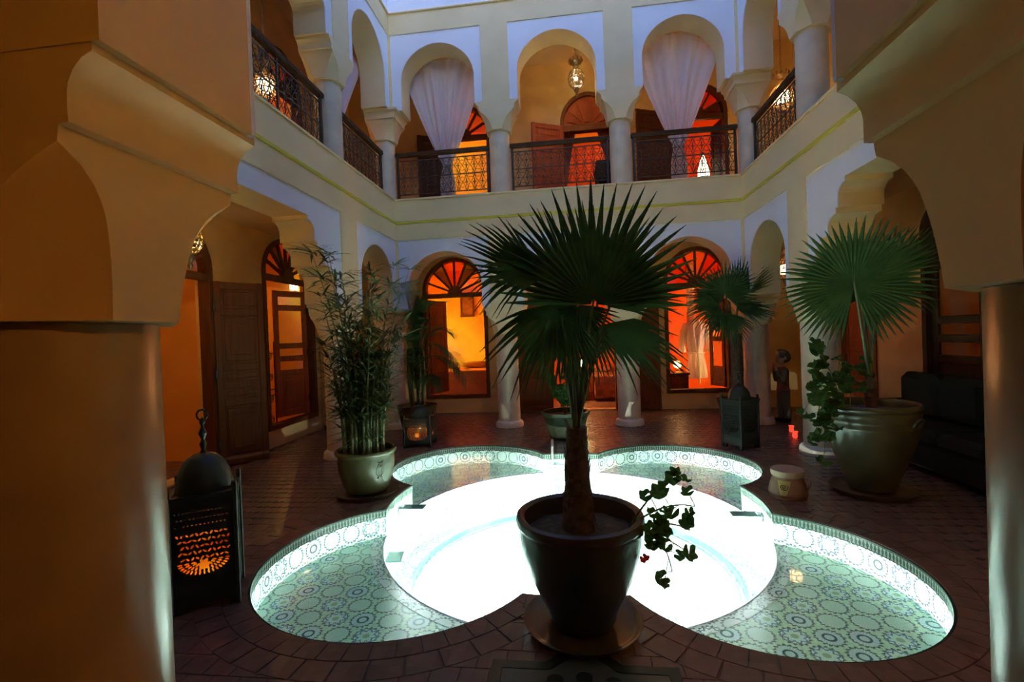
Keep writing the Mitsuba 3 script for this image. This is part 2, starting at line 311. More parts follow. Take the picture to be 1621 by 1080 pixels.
column(-PX, 0.92, 0, 0.222, 'thick polished round column filling the left edge in the foreground', 1, 1, 0, 0)
column(PX, 0.92, 0, 0.222, 'thick polished round column filling the right edge in the foreground', 1, 1, 0, 0)
column(-PX, 8.7, 0, 0.20, 'pale round ground floor column between the bed window and the open central doorway', 1, 1, 0, 0)
column(PX, 8.7, 0, 0.20, 'pale round ground floor column between the central doorway and the window with the bathrobe', 1, 1, 0, 0)
column(-CX, 8.7, 0, 0.20, 'pale ground floor corner column half hidden behind the bamboo and the rear palm', 0, 1, 1, 0)
column(CX, 8.7, 0, 0.20, 'pale ground floor corner column that the child stands beside', 1, 0, 1, 0)
column(-CX, 6.56, 0, 0.20, 'pale ground floor column behind the bamboo, at the left corner arch', 0, 0, 1, 1)
column(CX, 6.56, 0, 0.22, 'pale ground floor column behind the big brown palm pot and its trailing ivy', 0, 0, 1, 1)
column(-CX, 3.06, 0, 0.20, 'ground floor column of the left arcade hidden behind the left foreground column', 0, 0, 1, 1)
column(CX, 3.06, 0, 0.20, 'ground floor column of the right arcade hidden behind the right foreground column', 0, 0, 1, 1)
column(-PX, 8.7, 1, 0.185, 'short upper floor column between the left curtained arch and the lamp arch', 1, 1, 0, 0)
column(PX, 8.7, 1, 0.185, 'short upper floor column between the lamp arch and the right curtained arch', 1, 1, 0, 0)
column(-CX, 8.7, 1, 0.185, 'short upper floor column in the left rear corner of the balcony', 0, 1, 1, 0)
column(CX, 8.7, 1, 0.185, 'short upper floor column in the right rear corner of the balcony', 1, 0, 1, 0)
column(-CX, 6.56, 1, 0.185, 'larger looking upper floor column on the left balcony, between its two railings', 0, 0, 1, 1)
column(CX, 6.56, 1, 0.185, 'upper floor column at the right balcony, cut off by the foreground pier', 0, 0, 1, 1)

# ---------------------------------------------------------------- galleries, rooms
WL, WB, WF = 4.7, 10.3, -0.7
GB, GL, GR = Frame((0, WB), (1, 0), (0, -1)), Frame((-WL, 0), (0, 1), (1, 0)), Frame((WL, 0), (0, 1), (-1, 0))
WINS = [(GB, -2.42, 0.72, 0.32, 2.62, 3.42), (GB, 2.70, 0.66, 0.33, 2.60, 3.36), (GB, 0.33, 0.74, 0.02, 2.62, 3.42),
        (GB, -2.07, 0.57, 4.17, 6.05, 6.72), (GB, 0.60, 0.57, 4.17, 6.10, 6.75), (GB, 2.85, 0.57, 4.17, 6.05, 6.70),
        (GL, 7.73, 0.74, 0.28, 2.78, 3.46), (GL, 5.26, 0.66, 0.02, 2.62, 3.34), (GL, 7.75, 0.57, 4.17, 6.05, 6.72),
        (GR, 6.00, 0.90, 0.28, 2.78, 3.30), (GR, 8.38, 0.50, 0.02, 2.20, 2.70)]
def wall(name, fr, a0, a1):
    p = sbox(a0, 0, a1, 7.6)
    for f, c, h, z0, zs, za in WINS:
        if f is fr: p = p.difference(arch_poly(c-h, c+h, z0, zs, za))
    return struct(name, fr.prism(p, 0, 0.25), 'ochre')
wall('wall_back', GB, -4.95, 4.95); wall('wall_left', GL, WF, WB); wall('wall_right', GR, WF, WB)
struct('wall_front', bx(-4.95, 4.95, WF-0.25, WF, 0, 7.6), 'wood')
ring = sbox(-4.7, WF, 4.7, WB).difference(sbox(-3.50, 0.68, 3.50, 8.94))
def slab(poly, z0, z1): m = extr(poly, z1-z0); m.apply_translation((0, 0, z0)); return m
struct('ceiling', slab(ring, 3.45, 4.16), 'ceiling')
struct('ceiling_upper', slab(ring, 7.42, 7.6), 'ceiling')
struct('baseboard_back', cat(GB.box(-4.7, -0.45, 0, 0.10, -0.015, 0), GB.box(1.1, 4.7, 0, 0.10, -0.015, 0)), 'ochre')
def room(name, x0, x1, y0, y1, z0, z1, side, m):
    """a plain room behind a gallery wall: floor, ceiling and the walls that are not the gallery's own."""
    t = 0.1; n = name.split('_')[-1]
    bs = {'left': (x0-t, x0, y0, y1, z0, z1), 'right': (x1, x1+t, y0, y1, z0, z1), 'back': (x0-t, x1+t, y1, y1+t, z0, z1), 'near': (x0-t, x1+t, y0-t, y0, z0, z1)}
    for k, b in bs.items():
        if k != {'y': 'near', '+x': 'right', '-x': 'left'}[side]: struct(f'wall_room_{n}_{k}', bx(*b), m)
    struct(f'ceiling_room_{n}', bx(x0-t, x1+t, y0, y1, z1, z1+t), m); struct(f'floor_room_{n}', bx(x0-t, x1+t, y0, y1, z0-t, z0), 'tile' if z0 < 1 else 'wood')
room('wall_room_1', -4.5, -1.35, 10.55, 13.6, 0.0, 3.6, 'y', 'room_orange')
room('wall_room_2', -1.15, 1.75, 10.55, 13.6, 0.0, 3.6, 'y', 'room_red')
room('wall_room_3', 1.95, 4.6, 10.55, 12.6, 0.0, 3.6, 'y', 'room_red')
room('wall_room_4', -3.6, -1.0, 10.55, 12.8, 4.15, 7.2, 'y', 'room_yellow')
room('wall_room_5', -0.8, 1.9, 10.55, 12.8, 4.15, 7.2, 'y', 'room_orange')
room('wall_room_6', 2.1, 4.5, 10.55, 12.8, 4.15, 7.2, 'y', 'room_red')
room('wall_room_7', -7.6, -4.95, 6.5, 9.4, 0.0, 3.8, '+x', 'room_orange')
room('wall_room_8', -7.6, -4.95, 3.6, 6.3, 0.0, 3.8, '+x', 'room_orange')
room('wall_room_9', -7.4, -4.95, 6.6, 9.0, 4.15, 7.2, '+x', 'room_orange')
room('wall_room_10', 4.95, 6.6, 4.8, 7.2, 0.0, 3.6, '-x', 'room_orange')

# ---------------------------------------------------------------- doors and windows: arched frames with fanlights and panelled leaves
def place(o, ang):          # a leaf's own frame: x along its width, y its thickness, z up
    return trimesh.transformations.translation_matrix(o) @ trimesh.transformations.rotation_matrix(ang, [0, 0, 1])
def leaf(parent, o, ang, w, h, m, rows, glazed=()):
    """one hinged leaf of stiles and rails with its panels (fractions of the height), some of them glazed."""
    mt = place(o, ang); st, th = 0.085, 0.045
    edges = [0.0]+list(np.cumsum(rows)/sum(rows)); ms = [bx(0, st, -th/2, th/2, 0, h, 0.006), bx(w-st, w, -th/2, th/2, 0, h, 0.006)]
    for i, e in enumerate(edges):
        z = e*(h-0.11)+0.055; ms.append(bx(st, w-st, -th/2, th/2, z-0.05, z+0.05, 0.006))
    f = cat(ms); f.apply_transform(mt); lf = put('leaf', f, m, parent)
    for i in range(len(rows)):
        z0, z1 = edges[i]*(h-0.11)+0.105, edges[i+1]*(h-0.11)+0.005
        if i in glazed: q = bx(st, w-st, -0.002, 0.002, z0, z1); nm, mm = 'pane', 'glass_clear'
        else:
            q = cat(bx(st, w-st, -0.008, 0.008, z0, z1), bx(st+0.035, w-st-0.035, -0.017, 0.017, z0+0.035, z1-0.035, 0.008)); nm, mm = 'panel', m
            if z1-z0 > 0.5: q = cat(q, bx(st+0.09, w-st-0.09, -0.023, 0.023, z0+0.12, z1-0.12, 0.006))
        q.apply_transform(mt); put(nm, q, mm, lf)
    hs = [bx(-0.015, 0.02, -th/2-0.012, th/2+0.012, z-0.06, z+0.06, 0.004) for z in (0.3, h*0.5, h-0.35)]
    q = cat(hs); q.apply_transform(mt); put('hinge', q, 'iron', lf)
    return lf
PANES = ('amber', 'amber', 'grey', 'orange', 'orange', 'grey', 'amber', 'amber')
def opening(name, label, spec, m='wood', fan=PANES, door=False):
    fr, c, h, z0, zs, za = spec
    key = number(name); lab(key, label, None, None, 'structure')
    out = arch_poly(c-h, c+h, z0, zs, za); w = 0.075
    inn = arch_poly(c-h+w, c+h-w, z0+(0 if door else w), zs, za-w)
    p = out.difference(inn if not door else inn.union(sbox(c-h+w, z0-1, c+h-w, z0+0.5)))
    put('frame', fr.prism(p, -0.025, 0.14), m, key)
    ft = za-w-zs
    if fan:
        put('transom', fr.box(c-h+w, c+h-w, zs-0.075, zs+0.02, 0.0, 0.11, 0.008), m, key)
        hub = Point(c, zs+0.02).buffer(0.15, 16).intersection(sbox(c-1, zs+0.02, c+1, zs+1))
        put('hub', fr.prism(hub, 0.0, 0.09), m, key)
        n = len(fan)
        for i in range(1, n):
            a = PI*i/n; d = np.array([math.cos(a), math.sin(a)])
            L = LineString([(c+0.1*d[0], zs+0.02+0.1*d[1]), (c+2*h*d[0], zs+0.02+2*h*d[1])]).buffer(0.021).intersection(inn).intersection(sbox(c-h, zs, c+h, za))
            put('spoke', fr.prism(L, 0.03, 0.075), m, key)
        for i in range(n):
            a0, a1 = PI*i/n, PI*(i+1)/n
            s = Polygon([(c, zs+0.02)]+[(c+3*math.cos(a0+(a1-a0)*q/4), zs+0.02+3*math.sin(a0+(a1-a0)*q/4)) for q in range(5)]).intersection(inn)
            put('pane', fr.prism(s, 0.05, 0.054), 'glass_'+fan[::-1][i], key)
    return key
w1 = opening('window_1', 'tall arched window with a fanlight, showing the bed in a glowing orange room', WINS[0])
leaf(w1, GB.pt(-2.42-0.64, 0.40, 0.16), math.radians(68), 0.62, 2.12, 'wood', (1, 2, 1.2, 2))
leaf(w1, GB.pt(-2.42+0.64, 0.40, 0.16), math.radians(97), 0.62, 2.12, 'wood', (1, 2, 1.2, 2))
w2 = opening('window_2', 'tall arched window with a fanlight, showing the white bathrobe in a red room', WINS[1], fan=('orange',)*3+('clear',)*2+('orange',)*3)
leaf(w2, GB.pt(2.70+0.58, 0.41, 0.16), math.radians(105), 0.56, 2.1, 'wood', (1, 2, 1.2, 2), (1, 2))
d1 = opening('door_1', 'open central doorway with arched fanlight behind the palm', WINS[2], fan=('orange', 'amber')*4, door=True)
leaf(d1, GB.pt(0.33-0.70, 0.02, -0.05), math.radians(180+4), 0.68, 2.5, 'wood', (2, 0.7, 1.6, 0.7, 1.2))
leaf(d1, GB.pt(0.33+0.70, 0.02, -0.05), math.radians(-5), 0.88, 2.5, 'wood', (2, 0.7, 1.6, 0.7, 1.2))
d2 = opening('door_2', 'upper floor arched door behind the left curtain, open on a yellow room', WINS[3], fan=('orange',)*6, door=True)
leaf(d2, GB.pt(-2.07-0.53, 4.18, -0.03), math.radians(180+20), 0.5, 1.9, 'wood_dark', (1.5, 1, 1.2))
leaf(d2, GB.pt(-2.07+0.53, 4.18, 0.16), math.radians(84), 0.5, 1.9, 'wood_dark', (1.5, 1, 1.2))
d3 = opening('door_3', 'upper floor arched door behind the hanging lamp, carved fanlight and brown curtain', WINS[4], fan=(), door=True)
put('tympanum', GB.prism(arch_poly(0.6-0.5, 0.6+0.5, 5.95, 6.10, 6.69), 0.05, 0.09), 'wood_red', d3)
for i in range(7):
    a = PI*(i+0.5)/7; put('carved_ray', GB.prism(LineString([(0.6+0.1*math.cos(a), 6.06+0.1*math.sin(a)), (0.6+0.42*math.cos(a), 6.08+0.48*math.sin(a))]).buffer(0.022), 0.02, 0.06), 'wood_red', d3)
put('lintel', GB.box(0.03, 1.17, 5.93, 6.06, -0.04, 0.12, 0.01), 'wood', d3)
leaf(d3, GB.pt(0.6-0.53, 4.18, -0.04), math.radians(180+28), 0.72, 1.88, 'wood_red', (1.2, 0.5, 1.2, 0.5, 0.6))
d4 = opening('door_4', 'upper floor arched door behind the right curtain, open on a red room', WINS[5], fan=('grey', 'orange', 'orange', 'orange', 'orange', 'grey'), door=True)
leaf(d4, GB.pt(2.85-0.53, 4.18, -0.04), math.radians(180+24), 0.85, 1.95, 'wood', (1.2, 0.5, 1.2, 0.5, 0.6))
leaf(d4, GB.pt(2.85+0.53, 4.18, 0.16), math.radians(100), 0.5, 1.85, 'wood_dark', (1.2, 0.5, 1.2))
w3 = opening('window_3', 'tall arched window in the left gallery with a seven rayed amber and grey fanlight', WINS[6], m='wood')
leaf(w3, GL.pt(7.73+0.65, 0.36, 0.10), math.radians(180+62), 0.62, 2.25, 'wood_red', (1.6, 0.55, 0.5, 1.5, 0.55), (1, 2, 3, 4))
leaf(w3, GL.pt(7.73-0.65, 0.36, 0.16), math.radians(180-32), 0.62, 2.25, 'wood_red', (1.6, 0.55, 0.5, 1.5, 0.55), (3, 4))
d5 = opening('door_5', 'left gallery doorway with its dark panelled leaf standing open', WINS[7], door=True)
leaf(d5, GL.pt(5.26+0.64, 0.02, -0.03), math.radians(57), 0.64, 2.52, 'wood', (2, 0.6, 0.6, 1.9, 0.9))
d6 = opening('door_6', 'upper floor arched door on the left balcony', WINS[8], fan=('grey', 'orange', 'orange', 'grey'), door=True)
w4 = opening('window_4', 'dim glazed window in the right gallery behind the sofa', WINS[9], m='wood_dark')
leaf(w4, GR.pt(6.00-0.82, 0.36, 0.07), math.radians(90), 0.80, 2.3, 'wood_dark', (1.6, 0.55, 0.5, 1.5, 0.55), (1, 2, 3, 4))
leaf(w4, GR.pt(6.00+0.82, 0.36, 0.07), math.radians(-90), 0.80, 2.3, 'wood_dark', (1.6, 0.55, 0.5, 1.5, 0.55), (1, 2, 3, 4))
d7 = opening('door_7', 'closed dark red wooden door in the right gallery behind the big palm', WINS[10], m='wood_red', fan=('orange',)*4, door=True)
leaf(d7, GR.pt(8.38+0.43, 0.02, 0.07), math.radians(-90), 0.86, 2.1, 'wood_red', (1.5, 0.6, 1.5))

# ---------------------------------------------------------------- pool
MC, RD = Point(0.02, 4.82), 1.825
LOBES = [(-1.216, 3.55, 1.085), (1.32, 3.53, 1.045), (-1.25, 6.12, 1.035), (1.26, 6.08, 1.015)]
disc = MC.buffer(RD, 96); lobes = [Point(x, y).buffer(r, 96) for x, y, r in LOBES]
outline = unary_union([disc]+lobes).buffer(-0.012).buffer(0.012)
ZW, ZS, ZD = -0.085, -0.27, -0.78
pool = thing('swimming_pool', 'quatrefoil courtyard pool lined with mosaic tiles, lit white from under water', 'pool')
def strip(ringpts, z0, z1, thick, inward):
    """a closed wall strip along a ring: inner face, outer face and rims, uv in metres along the ring."""
    p = np.array(ringpts)[:-1]; q = np.array(Polygon(p).buffer(thick if thick > 0 else thick).exterior.coords)
    t = np.roll(p, -1, 0)-np.roll(p, 1, 0); nrm = np.stack([t[:, 1], -t[:, 0]], 1); nrm /= np.linalg.norm(nrm, axis=1, keepdims=True)
    if not Polygon(p).exterior.is_ccw: nrm = -nrm
    o = p+nrm*thick; n = len(p)
    s = np.concatenate([[0], np.cumsum(np.linalg.norm(np.diff(np.vstack([p, p[:1]]), axis=0), axis=1))])
    P = np.vstack([p, p[:1]]); O = np.vstack([o, o[:1]]); m = n+1
    zz = lambda z: np.full((m, 1), z)
    v = np.vstack([np.hstack([P, zz(z0)]), np.hstack([P, zz(z1)]), np.hstack([P, zz(z1)]), np.hstack([O, zz(z1)]), np.hstack([O, zz(z1)]), np.hstack([O, zz(z0)])])
    uv = np.vstack([np.stack([s, np.full(m, z0)], 1), np.stack([s, np.full(m, z1)], 1), np.stack([s, np.full(m, z1)], 1), np.stack([s, np.full(m, z1+thick)], 1), np.stack([s, np.full(m, z1)], 1), np.stack([s, np.full(m, z0)], 1)])
    i = np.arange(n); F = []
    for k in (0, 2, 4):
        a, b = k*m+i, (k+1)*m+i
        F += [np.stack([a, b+1, a+1], 1), np.stack([a, b, b+1], 1)]
    return trimesh.Trimesh(v, np.vstack(F), process=False), uv
def dens(poly, d=0.03): return np.array(poly.exterior.segmentize(d).coords)
m, uv = strip(dens(outline), ZS-0.04, -0.074, 0.10, True); put('wall', m, 'zellige_wall', pool, uv=uv)
m, uv = strip(dens(outline.buffer(-0.010)), -0.078, -0.004, 0.10, True); put('rim_band', m, 'band', pool, uv=uv)
m, uv = strip(dens(disc, 0.05), ZD-0.05, ZS+0.001, 0.10, True); put('deep_wall', m, 'zellige_wall', pool, uv=uv)
def sheet(poly, z, t):
    m = slab(poly, z-t, z); return m, np.array(m.vertices)[:, :2].copy()
for lb in lobes:
    m, uv = sheet(lb.buffer(0.03).difference(disc), ZS, 0.05); put('shallow_floor', m, 'zellige', pool, uv=uv)
m, uv = sheet(disc.buffer(0.05), ZD, 0.06); put('deep_floor', m, 'zellige_wall', pool, uv=uv)
m, uv = strip(dens(MC.buffer(1.60, 64), 0.05), ZD-0.02, ZD+0.05, 0.24, True); put('bench_step', m, 'zellige_wall', pool, uv=uv)
for rr_ in (1.585, 1.53):
    m, uv = strip(dens(MC.buffer(rr_, 64), 0.05), ZD-0.02, ZD+(0.053 if rr_ > 1.55 else 0.004), 0.022, True); put('step_line', m, 'step_tile', pool)
put('edge_nosing', cat(tube(np.column_stack([np.array(MC.buffer(RD-0.005, 64).exterior.coords), np.full(257, ZS-0.004)]), 0.008, 6, False)), 'white', pool, smooth=True)
wm = slab(outline.buffer(0.03), ZW-0.01, ZW)
wt = trimesh.creation.triangulate_polygon(outline.buffer(0.03), engine='earcut')
wv, wf = np.column_stack([wt[0], np.full(len(wt[0]), ZW)]), np.array(wt[1])
wmesh = trimesh.Trimesh(wv, wf, process=False)
if wmesh.face_normals[0][2] < 0: wmesh.invert()
wk = put('pool_water', wmesh, 'water'); lab(wk, 'clear still water filling the quatrefoil pool', 'water', None, 'stuff')
def pool_lamp(x, y, z, dx, dy, k, power, aim, r=0.10, hood=0.22, cut=50.0):
    """an underwater lamp: ring, lens and an eyebrow hood over it."""
    a = math.atan2(dy, dx); mt = trimesh.transformations.translation_matrix((x, y, z)) @ trimesh.transformations.rotation_matrix(a, [0, 0, 1]) @ trimesh.transformations.rotation_matrix(PI/2, [0, 1, 0])
    g = r/0.12
    m = lathe([(0, -0.02), (0.12*g, -0.02), (0.12*g, 0.012), (0.10*g, 0.02), (0.088*g, 0.012), (0, 0.012)], 32); m.apply_transform(mt)
    lp = put('lamp', m, 'white', pool, smooth=35)
    m = lathe([(0, 0.013), (0.085*g, 0.013), (0.07*g, 0.022), (0, 0.028)], 28); m.apply_transform(mt)
    put('lens', m, 'bulb_dark', lp, smooth=35, **emit(POOLC*3.0, 0.1))
    h = bx(-0.02, hood, -r*1.1, r*1.1, r*0.62, r*0.62+0.008, 0.002); h.apply_transform(place((x, y, z), a)); put('hood', h, 'step_tile', lp)
    o = np.array([x, y, z+r*0.62-0.009])+0.045*np.array([dx, dy, 0])
    scene[f'light_pool_{k}'] = {'type': 'spot', 'sampling_weight': 5.0 if r > 0.08 else 2.5, 'cutoff_angle': cut, 'beam_width': 8.0, 'intensity': {'type': 'rgb', 'value': (POOLC*L_POOL*power).tolist()},
                                'to_world': T().look_at(origin=o.tolist(), target=list(aim), up=[0, 0, 1])}
def place(o, ang): return trimesh.transformations.translation_matrix(o) @ trimesh.transformations.rotation_matrix(ang, [0, 0, 1])
pool_lamp(0.02-RD+0.03, 4.82-0.40, -0.52, 1.0, 0.15, 1, 0.60, (1.8, 5.2, -0.66))
pool_lamp(0.02, 4.82-RD+0.03, -0.48, 0.0, 1.0, 2, 0.68, (-0.45, 4.15, -0.78))
pool_lamp(0.02-RD+0.03, 4.82+0.12, -0.185, 1.0, 0.0, 3, 3.6, (1.8, 4.8, -0.24), 0.055, 0.25, 75.0)
pool_lamp(0.02+RD-0.03, 4.82, -0.185, -1.0, 0.0, 4, 1.9, (-1.8, 4.8, -0.24), 0.055, 0.25, 75.0)
# entry ladder at the far edge
t = thing('pool_ladder', 'chrome ladder with treads hanging into the far side of the pool', 'ladder')
for sx in (-0.22, 0.26):
    put('rail', tube([(sx, 6.82, 0.0), (sx, 6.82, 0.10), (sx, 6.76, 0.16), (sx, 6.66, 0.16), (sx, 6.60, 0.10), (sx, 6.585, -0.3), (sx, 6.585, -1.0)], 0.019, 10), 'chrome', t, smooth=True)
for i in range(4): put('tread', bx(-0.22, 0.26, 6.55, 6.62, -0.16-0.22*i, -0.135-0.22*i, 0.006), 'chrome', t)

# ---------------------------------------------------------------- floor: slab with the pool cut out, tiles laid on it
fl = struct('floor', slab(sbox(-4.95, -0.95, 4.95, 10.56).difference(outline.buffer(0.06)), -0.12, -0.005), 'grout')
hole = outline.buffer(0.004); prepare(hole); SZ = 0.145
coping = outline.buffer(0.30).difference(hole); medal = Point(0.10, 1.93).buffer(0.52, 2)
medal = unary_union([affinity.rotate(sbox(-0.36, 1.57, 0.56, 2.49), 0), affinity.rotate(sbox(-0.36, 1.57, 0.56, 2.49), 45)])
medal = affinity.translate(medal, 0, -0.10)
keepout = unary_union([coping, hole, medal]); prepare(keepout)
tiles, cabs = [], []
for j in range(-7, 72):
    y = j*SZ
    for i in range(-34, 34):
        x = i*SZ+(SZ/2 if j % 2 else 0); pl = sbox(x+0.003, y+0.003, x+SZ-0.003, y+SZ-0.003)
        if x < -4.7 or x+SZ > 4.7 or y < -0.66 or y+SZ > 10.3: continue
        if keepout.contains(pl): continue
        border = abs(x+SZ/2) < 2.85 and 1.45 < y < 8.2 and outline.distance(Point(x+SZ/2, y+SZ/2)) < 0.62
        cb = []
        if not border:
            for px in (x, x+SZ, x+SZ/2):
                for py in ((y, y+SZ)):
                    cb.append(affinity.scale(Polygon([(px-0.036, py), (px, py-0.026), (px+0.036, py), (px, py+0.026)]), 1.12, 1.12))
            pl = pl.difference(unary_union(cb))
            cc = Polygon([(x-0.036, y), (x, y-0.026), (x+0.036, y), (x, y+0.026)])
            if not keepout.intersects(cc): cabs.append(cc)
        if keepout.intersects(pl): pl = pl.difference(keepout)
        for g in getattr(pl, 'geoms', [pl]):
            if g.geom_type == 'Polygon' and g.area > 4e-4: tiles.append(g)
# coping stones round the rim
def coping_tiles():
    L = outline.exterior; res, used = [], Polygon()
    for r0, r1, w in ((0.0, 0.148, 0.125), (0.152, 0.30, 0.15)):
        n = int(L.length/w); ds = np.linspace(0, L.length, n+1)
        band = outline.buffer(r1).difference(outline.buffer(max(r0, 0.004)))
        for a, b in zip(ds[:-1], ds[1:]):
            q = LineString([L.interpolate(a+(b-a)*k/3) for k in range(4)]).buffer(r1+0.01, cap_style='flat').intersection(band).difference(used).buffer(-0.0015)
            for g in getattr(q, 'geoms', [q]):
                if g.geom_type == 'Polygon' and g.area > 1.5e-3: res.append(g.simplify(0.001)); used = used.union(g.buffer(0.0028))
    return res
def tile_mesh(g, z0=-0.016, z1=0.0):
    return slab(g, z0, z1)
cop = coping_tiles()
near = sorted(tiles, key=lambda g: np.hypot(g.centroid.x-CAM[0], g.centroid.y-CAM[1])+(6 if g.centroid.y < 1.9 or abs(g.centroid.x) > 1.3*g.centroid.y+0.2 else 0))
for g in cop: put('coping_tile', tile_mesh(g, -0.016, 0.002), 'tile', fl)
NT = 300-0
for g in near[:NT]: put('tile', tile_mesh(g), 'tile', fl)
k = put('tile_field', cat([tile_mesh(g) for g in near[NT:]]), 'tile', fl); lab(k, None, None, None, 'stuff')
cabs.sort(key=lambda g: np.hypot(g.centroid.x-CAM[0], g.centroid.y-CAM[1])+(6 if g.centroid.y < 1.9 or abs(g.centroid.x) > 1.3*g.centroid.y+0.2 else 0))
for g in cabs[:300]: put('dark_inset', tile_mesh(g, -0.016, 0.001), 'cabochon', fl)
k = put('dark_inset_field', cat([tile_mesh(g, -0.016, 0.001) for g in cabs[300:]]), 'cabochon', fl); lab(k, None, None, None, 'stuff')
# eight pointed mosaic star let into the floor before the front pot
put('star_border', tile_mesh(medal.difference(medal.buffer(-0.055)).difference(keepout if False else hole), -0.016, 0.001), 'star_tile', fl)
inner = medal.buffer(-0.06)
disks = [Point(0.10+0.36*math.cos(a), 1.93+0.36*math.sin(a)).buffer(0.038, 4) for a in np.arange(16)*2*PI/16]+[Point(0.10+0.2*math.cos(a), 1.93+0.2*math.sin(a)).buffer(0.04, 4) for a in np.arange(8)*2*PI/8]
put('star_field', tile_mesh(inner.difference(unary_union([d.buffer(0.004) for d in disks])), -0.016, 0.0), 'star_green', fl)
for d in disks: put('star_inset', tile_mesh(d, -0.016, 0.001), 'star_tile', fl)

# ---------------------------------------------------------------- balcony railings
def ornament():
    ms = []; w, h = 0.15, 0.315
    def arc(cx, cz, r, a0, a1, n=9, e=1.0): 
        t = np.linspace(math.radians(a0), math.radians(a1), n); return np.column_stack([cx+r*np.cos(t), t*0, cz+r*e*np.sin(t)])
    for sx in (-1, 1):
        for sz in (-1, 1):
            ms.append(tube(bez((0, 0, sz*h/2), (sx*0.012, 0, sz*0.07), (sx*w/2, 0, 0), 8), 0.0055, 5))
            ms.append(tube(arc(sx*0.046, sz*0.112, 0.026, 90 if sz > 0 else -90, (90 if sz > 0 else -90)+sx*sz*250, 10), 0.0045, 5))
    ms.append(tube([(0, 0, -0.075), (0, 0, -0.03), (0, 0, 0), (0, 0, 0.03), (0, 0, 0.075)], [0.003, 0.011, 0.006, 0.011, 0.003], 6))
    ms.append(tube([(-0.045, 0, 0), (-0.02, 0, 0), (0, 0, 0), (0.02, 0, 0), (0.045, 0, 0)], [0.003, 0.010, 0.005, 0.010, 0.003], 6))
    return cat(ms)
ORN = mikit.ply(ornament(), M['iron'])
def railing(fr, a0, a1, label):
    t = thing('railing', label, 'railing', None); d = 0.245
    put('handrail', fr.box(a0, a1, 5.07, 5.145, d-0.045, d+0.045, 0.012), 'wood_dark', t)
    for a in (a0+0.04, a1-0.04): put('post', fr.box(a-0.02, a+0.02, 4.22, 5.08, d-0.02, d+0.02, 0.003), 'iron', t)
    for z in (4.37, 4.685, 5.0): put('bar', fr.box(a0+0.05, a1-0.05, z-0.008, z+0.008, d-0.008, d+0.008), 'iron', t)
    if a1-a0 > 2.5:
        for a in (a0+(a1-a0)/3, a0+2*(a1-a0)/3): put('post', fr.box(a-0.012, a+0.012, 4.22, 5.08, d-0.012, d+0.012, 0.003), 'iron', t)
    n = int(round((a1-a0-0.14)/0.15)); s = (a1-a0-0.14)/n
    ang = math.degrees(math.atan2(fr.u[1], fr.u[0]))
    for i in range(n):
        for z in (4.5275, 4.8425):
            p = fr.pt(a0+0.07+(i+0.5)*s, z, d)
            put('ornament', None, None, t, shape=ORN, world=T().translate(p.tolist()).rotate([0, 0, 1], ang))
railing(FB, -CX+0.2, -PX-0.19, 'wrought iron balcony railing below the left curtained arch of the far side')
railing(FB, -PX+0.19, PX-0.19, 'wrought iron balcony railing below the hanging lamp, in the middle of the far side')
railing(FB, PX+0.19, CX-0.2, 'wrought iron balcony railing below the right curtained arch of the far side')
railing(FL_, 6.56+0.19, 8.7-0.2, 'short wrought iron balcony railing in the left rear corner bay')
railing(FL_, 3.06+0.19, 6.56-0.19, 'long dark wrought iron railing of the left balcony, cut off by the foreground pier')
railing(FR_, 6.56+0.19, 8.7-0.2, 'wrought iron balcony railing on the right, in front of the bright lantern')

# ---------------------------------------------------------------- curtains tied in the arches
def curtain(fr, c, h, label, tie=4.98, side=0.0, d=0.54):
    """hangs behind an arch and is gathered at the railing, then falls to the balcony floor."""
    t = thing('curtain', label, 'curtain', 'curtains in the upper arches')
    ns, nt = 120, 40; s = np.linspace(-1, 1, ns); V = []
    for q in np.linspace(0, 1, nt):
        w = (h+0.05)*(1-q)**0.9*1.0+0.085*q; w = max(w, 0.085)
        ztop = 6.35+0.66*np.sqrt(np.clip(1-(s*0.97)**2, 0, 1))
        z = ztop*(1-q)+tie*q
        amp = 0.018+0.022*q
        x = c+side*q+s*w; y = d+amp*np.sin(s*PI*8+2*np.sin(q*2))*(0.4+0.6*abs(1-0.3*q))+0.03*np.cos(s*9)
        V.append(np.column_stack([x, z, y]))
    V = np.vstack(V); i, j = np.meshgrid(np.arange(nt-1), np.arange(ns-1), indexing='ij')
    f = np.stack([i*ns+j, i*ns+j+1, (i+1)*ns+j+1, (i+1)*ns+j], -1).reshape(-1, 4)
    m = trimesh.Trimesh(V, np.vstack([f[:, [0, 1, 2]], f[:, [0, 2, 3]]]), process=False)
    put('drape', fr.map(m), 'curtain', t, smooth=True)
    V = []
    for q in np.linspace(0, 1, 12):
        w = 0.085+0.06*min(1, q*2.5); z = tie*(1-q)+4.19*q
        V.append(np.column_stack([c+side+s*w, np.full(ns, z), d+(0.02+0.02*q)*np.sin(s*PI*9)]))
    V = np.vstack(V); i, j = np.meshgrid(np.arange(11), np.arange(ns-1), indexing='ij')
    f = np.stack([i*ns+j, i*ns+j+1, (i+1)*ns+j+1, (i+1)*ns+j], -1).reshape(-1, 4)
    m = trimesh.Trimesh(V, np.vstack([f[:, [0, 1, 2]], f[:, [0, 2, 3]]]), process=False)
    put('tail', fr.map(m), 'curtain', t, smooth=True)
    a = np.linspace(0, 2*PI, 24)
    put('tie_band', fr.map(tube(np.column_stack([c+side+0.095*np.cos(a), np.full(24, tie)-0.01, d+0.045*np.sin(a)]), 0.014, 6)), 'curtain', t, smooth=True)
curtain(FB, -2.145, 0.675, 'sheer white curtain gathered at the railing in the left arch of the far side')
curtain(FB, 2.145, 0.675, 'sheer white curtain gathered at the railing in the right arch of the far side')
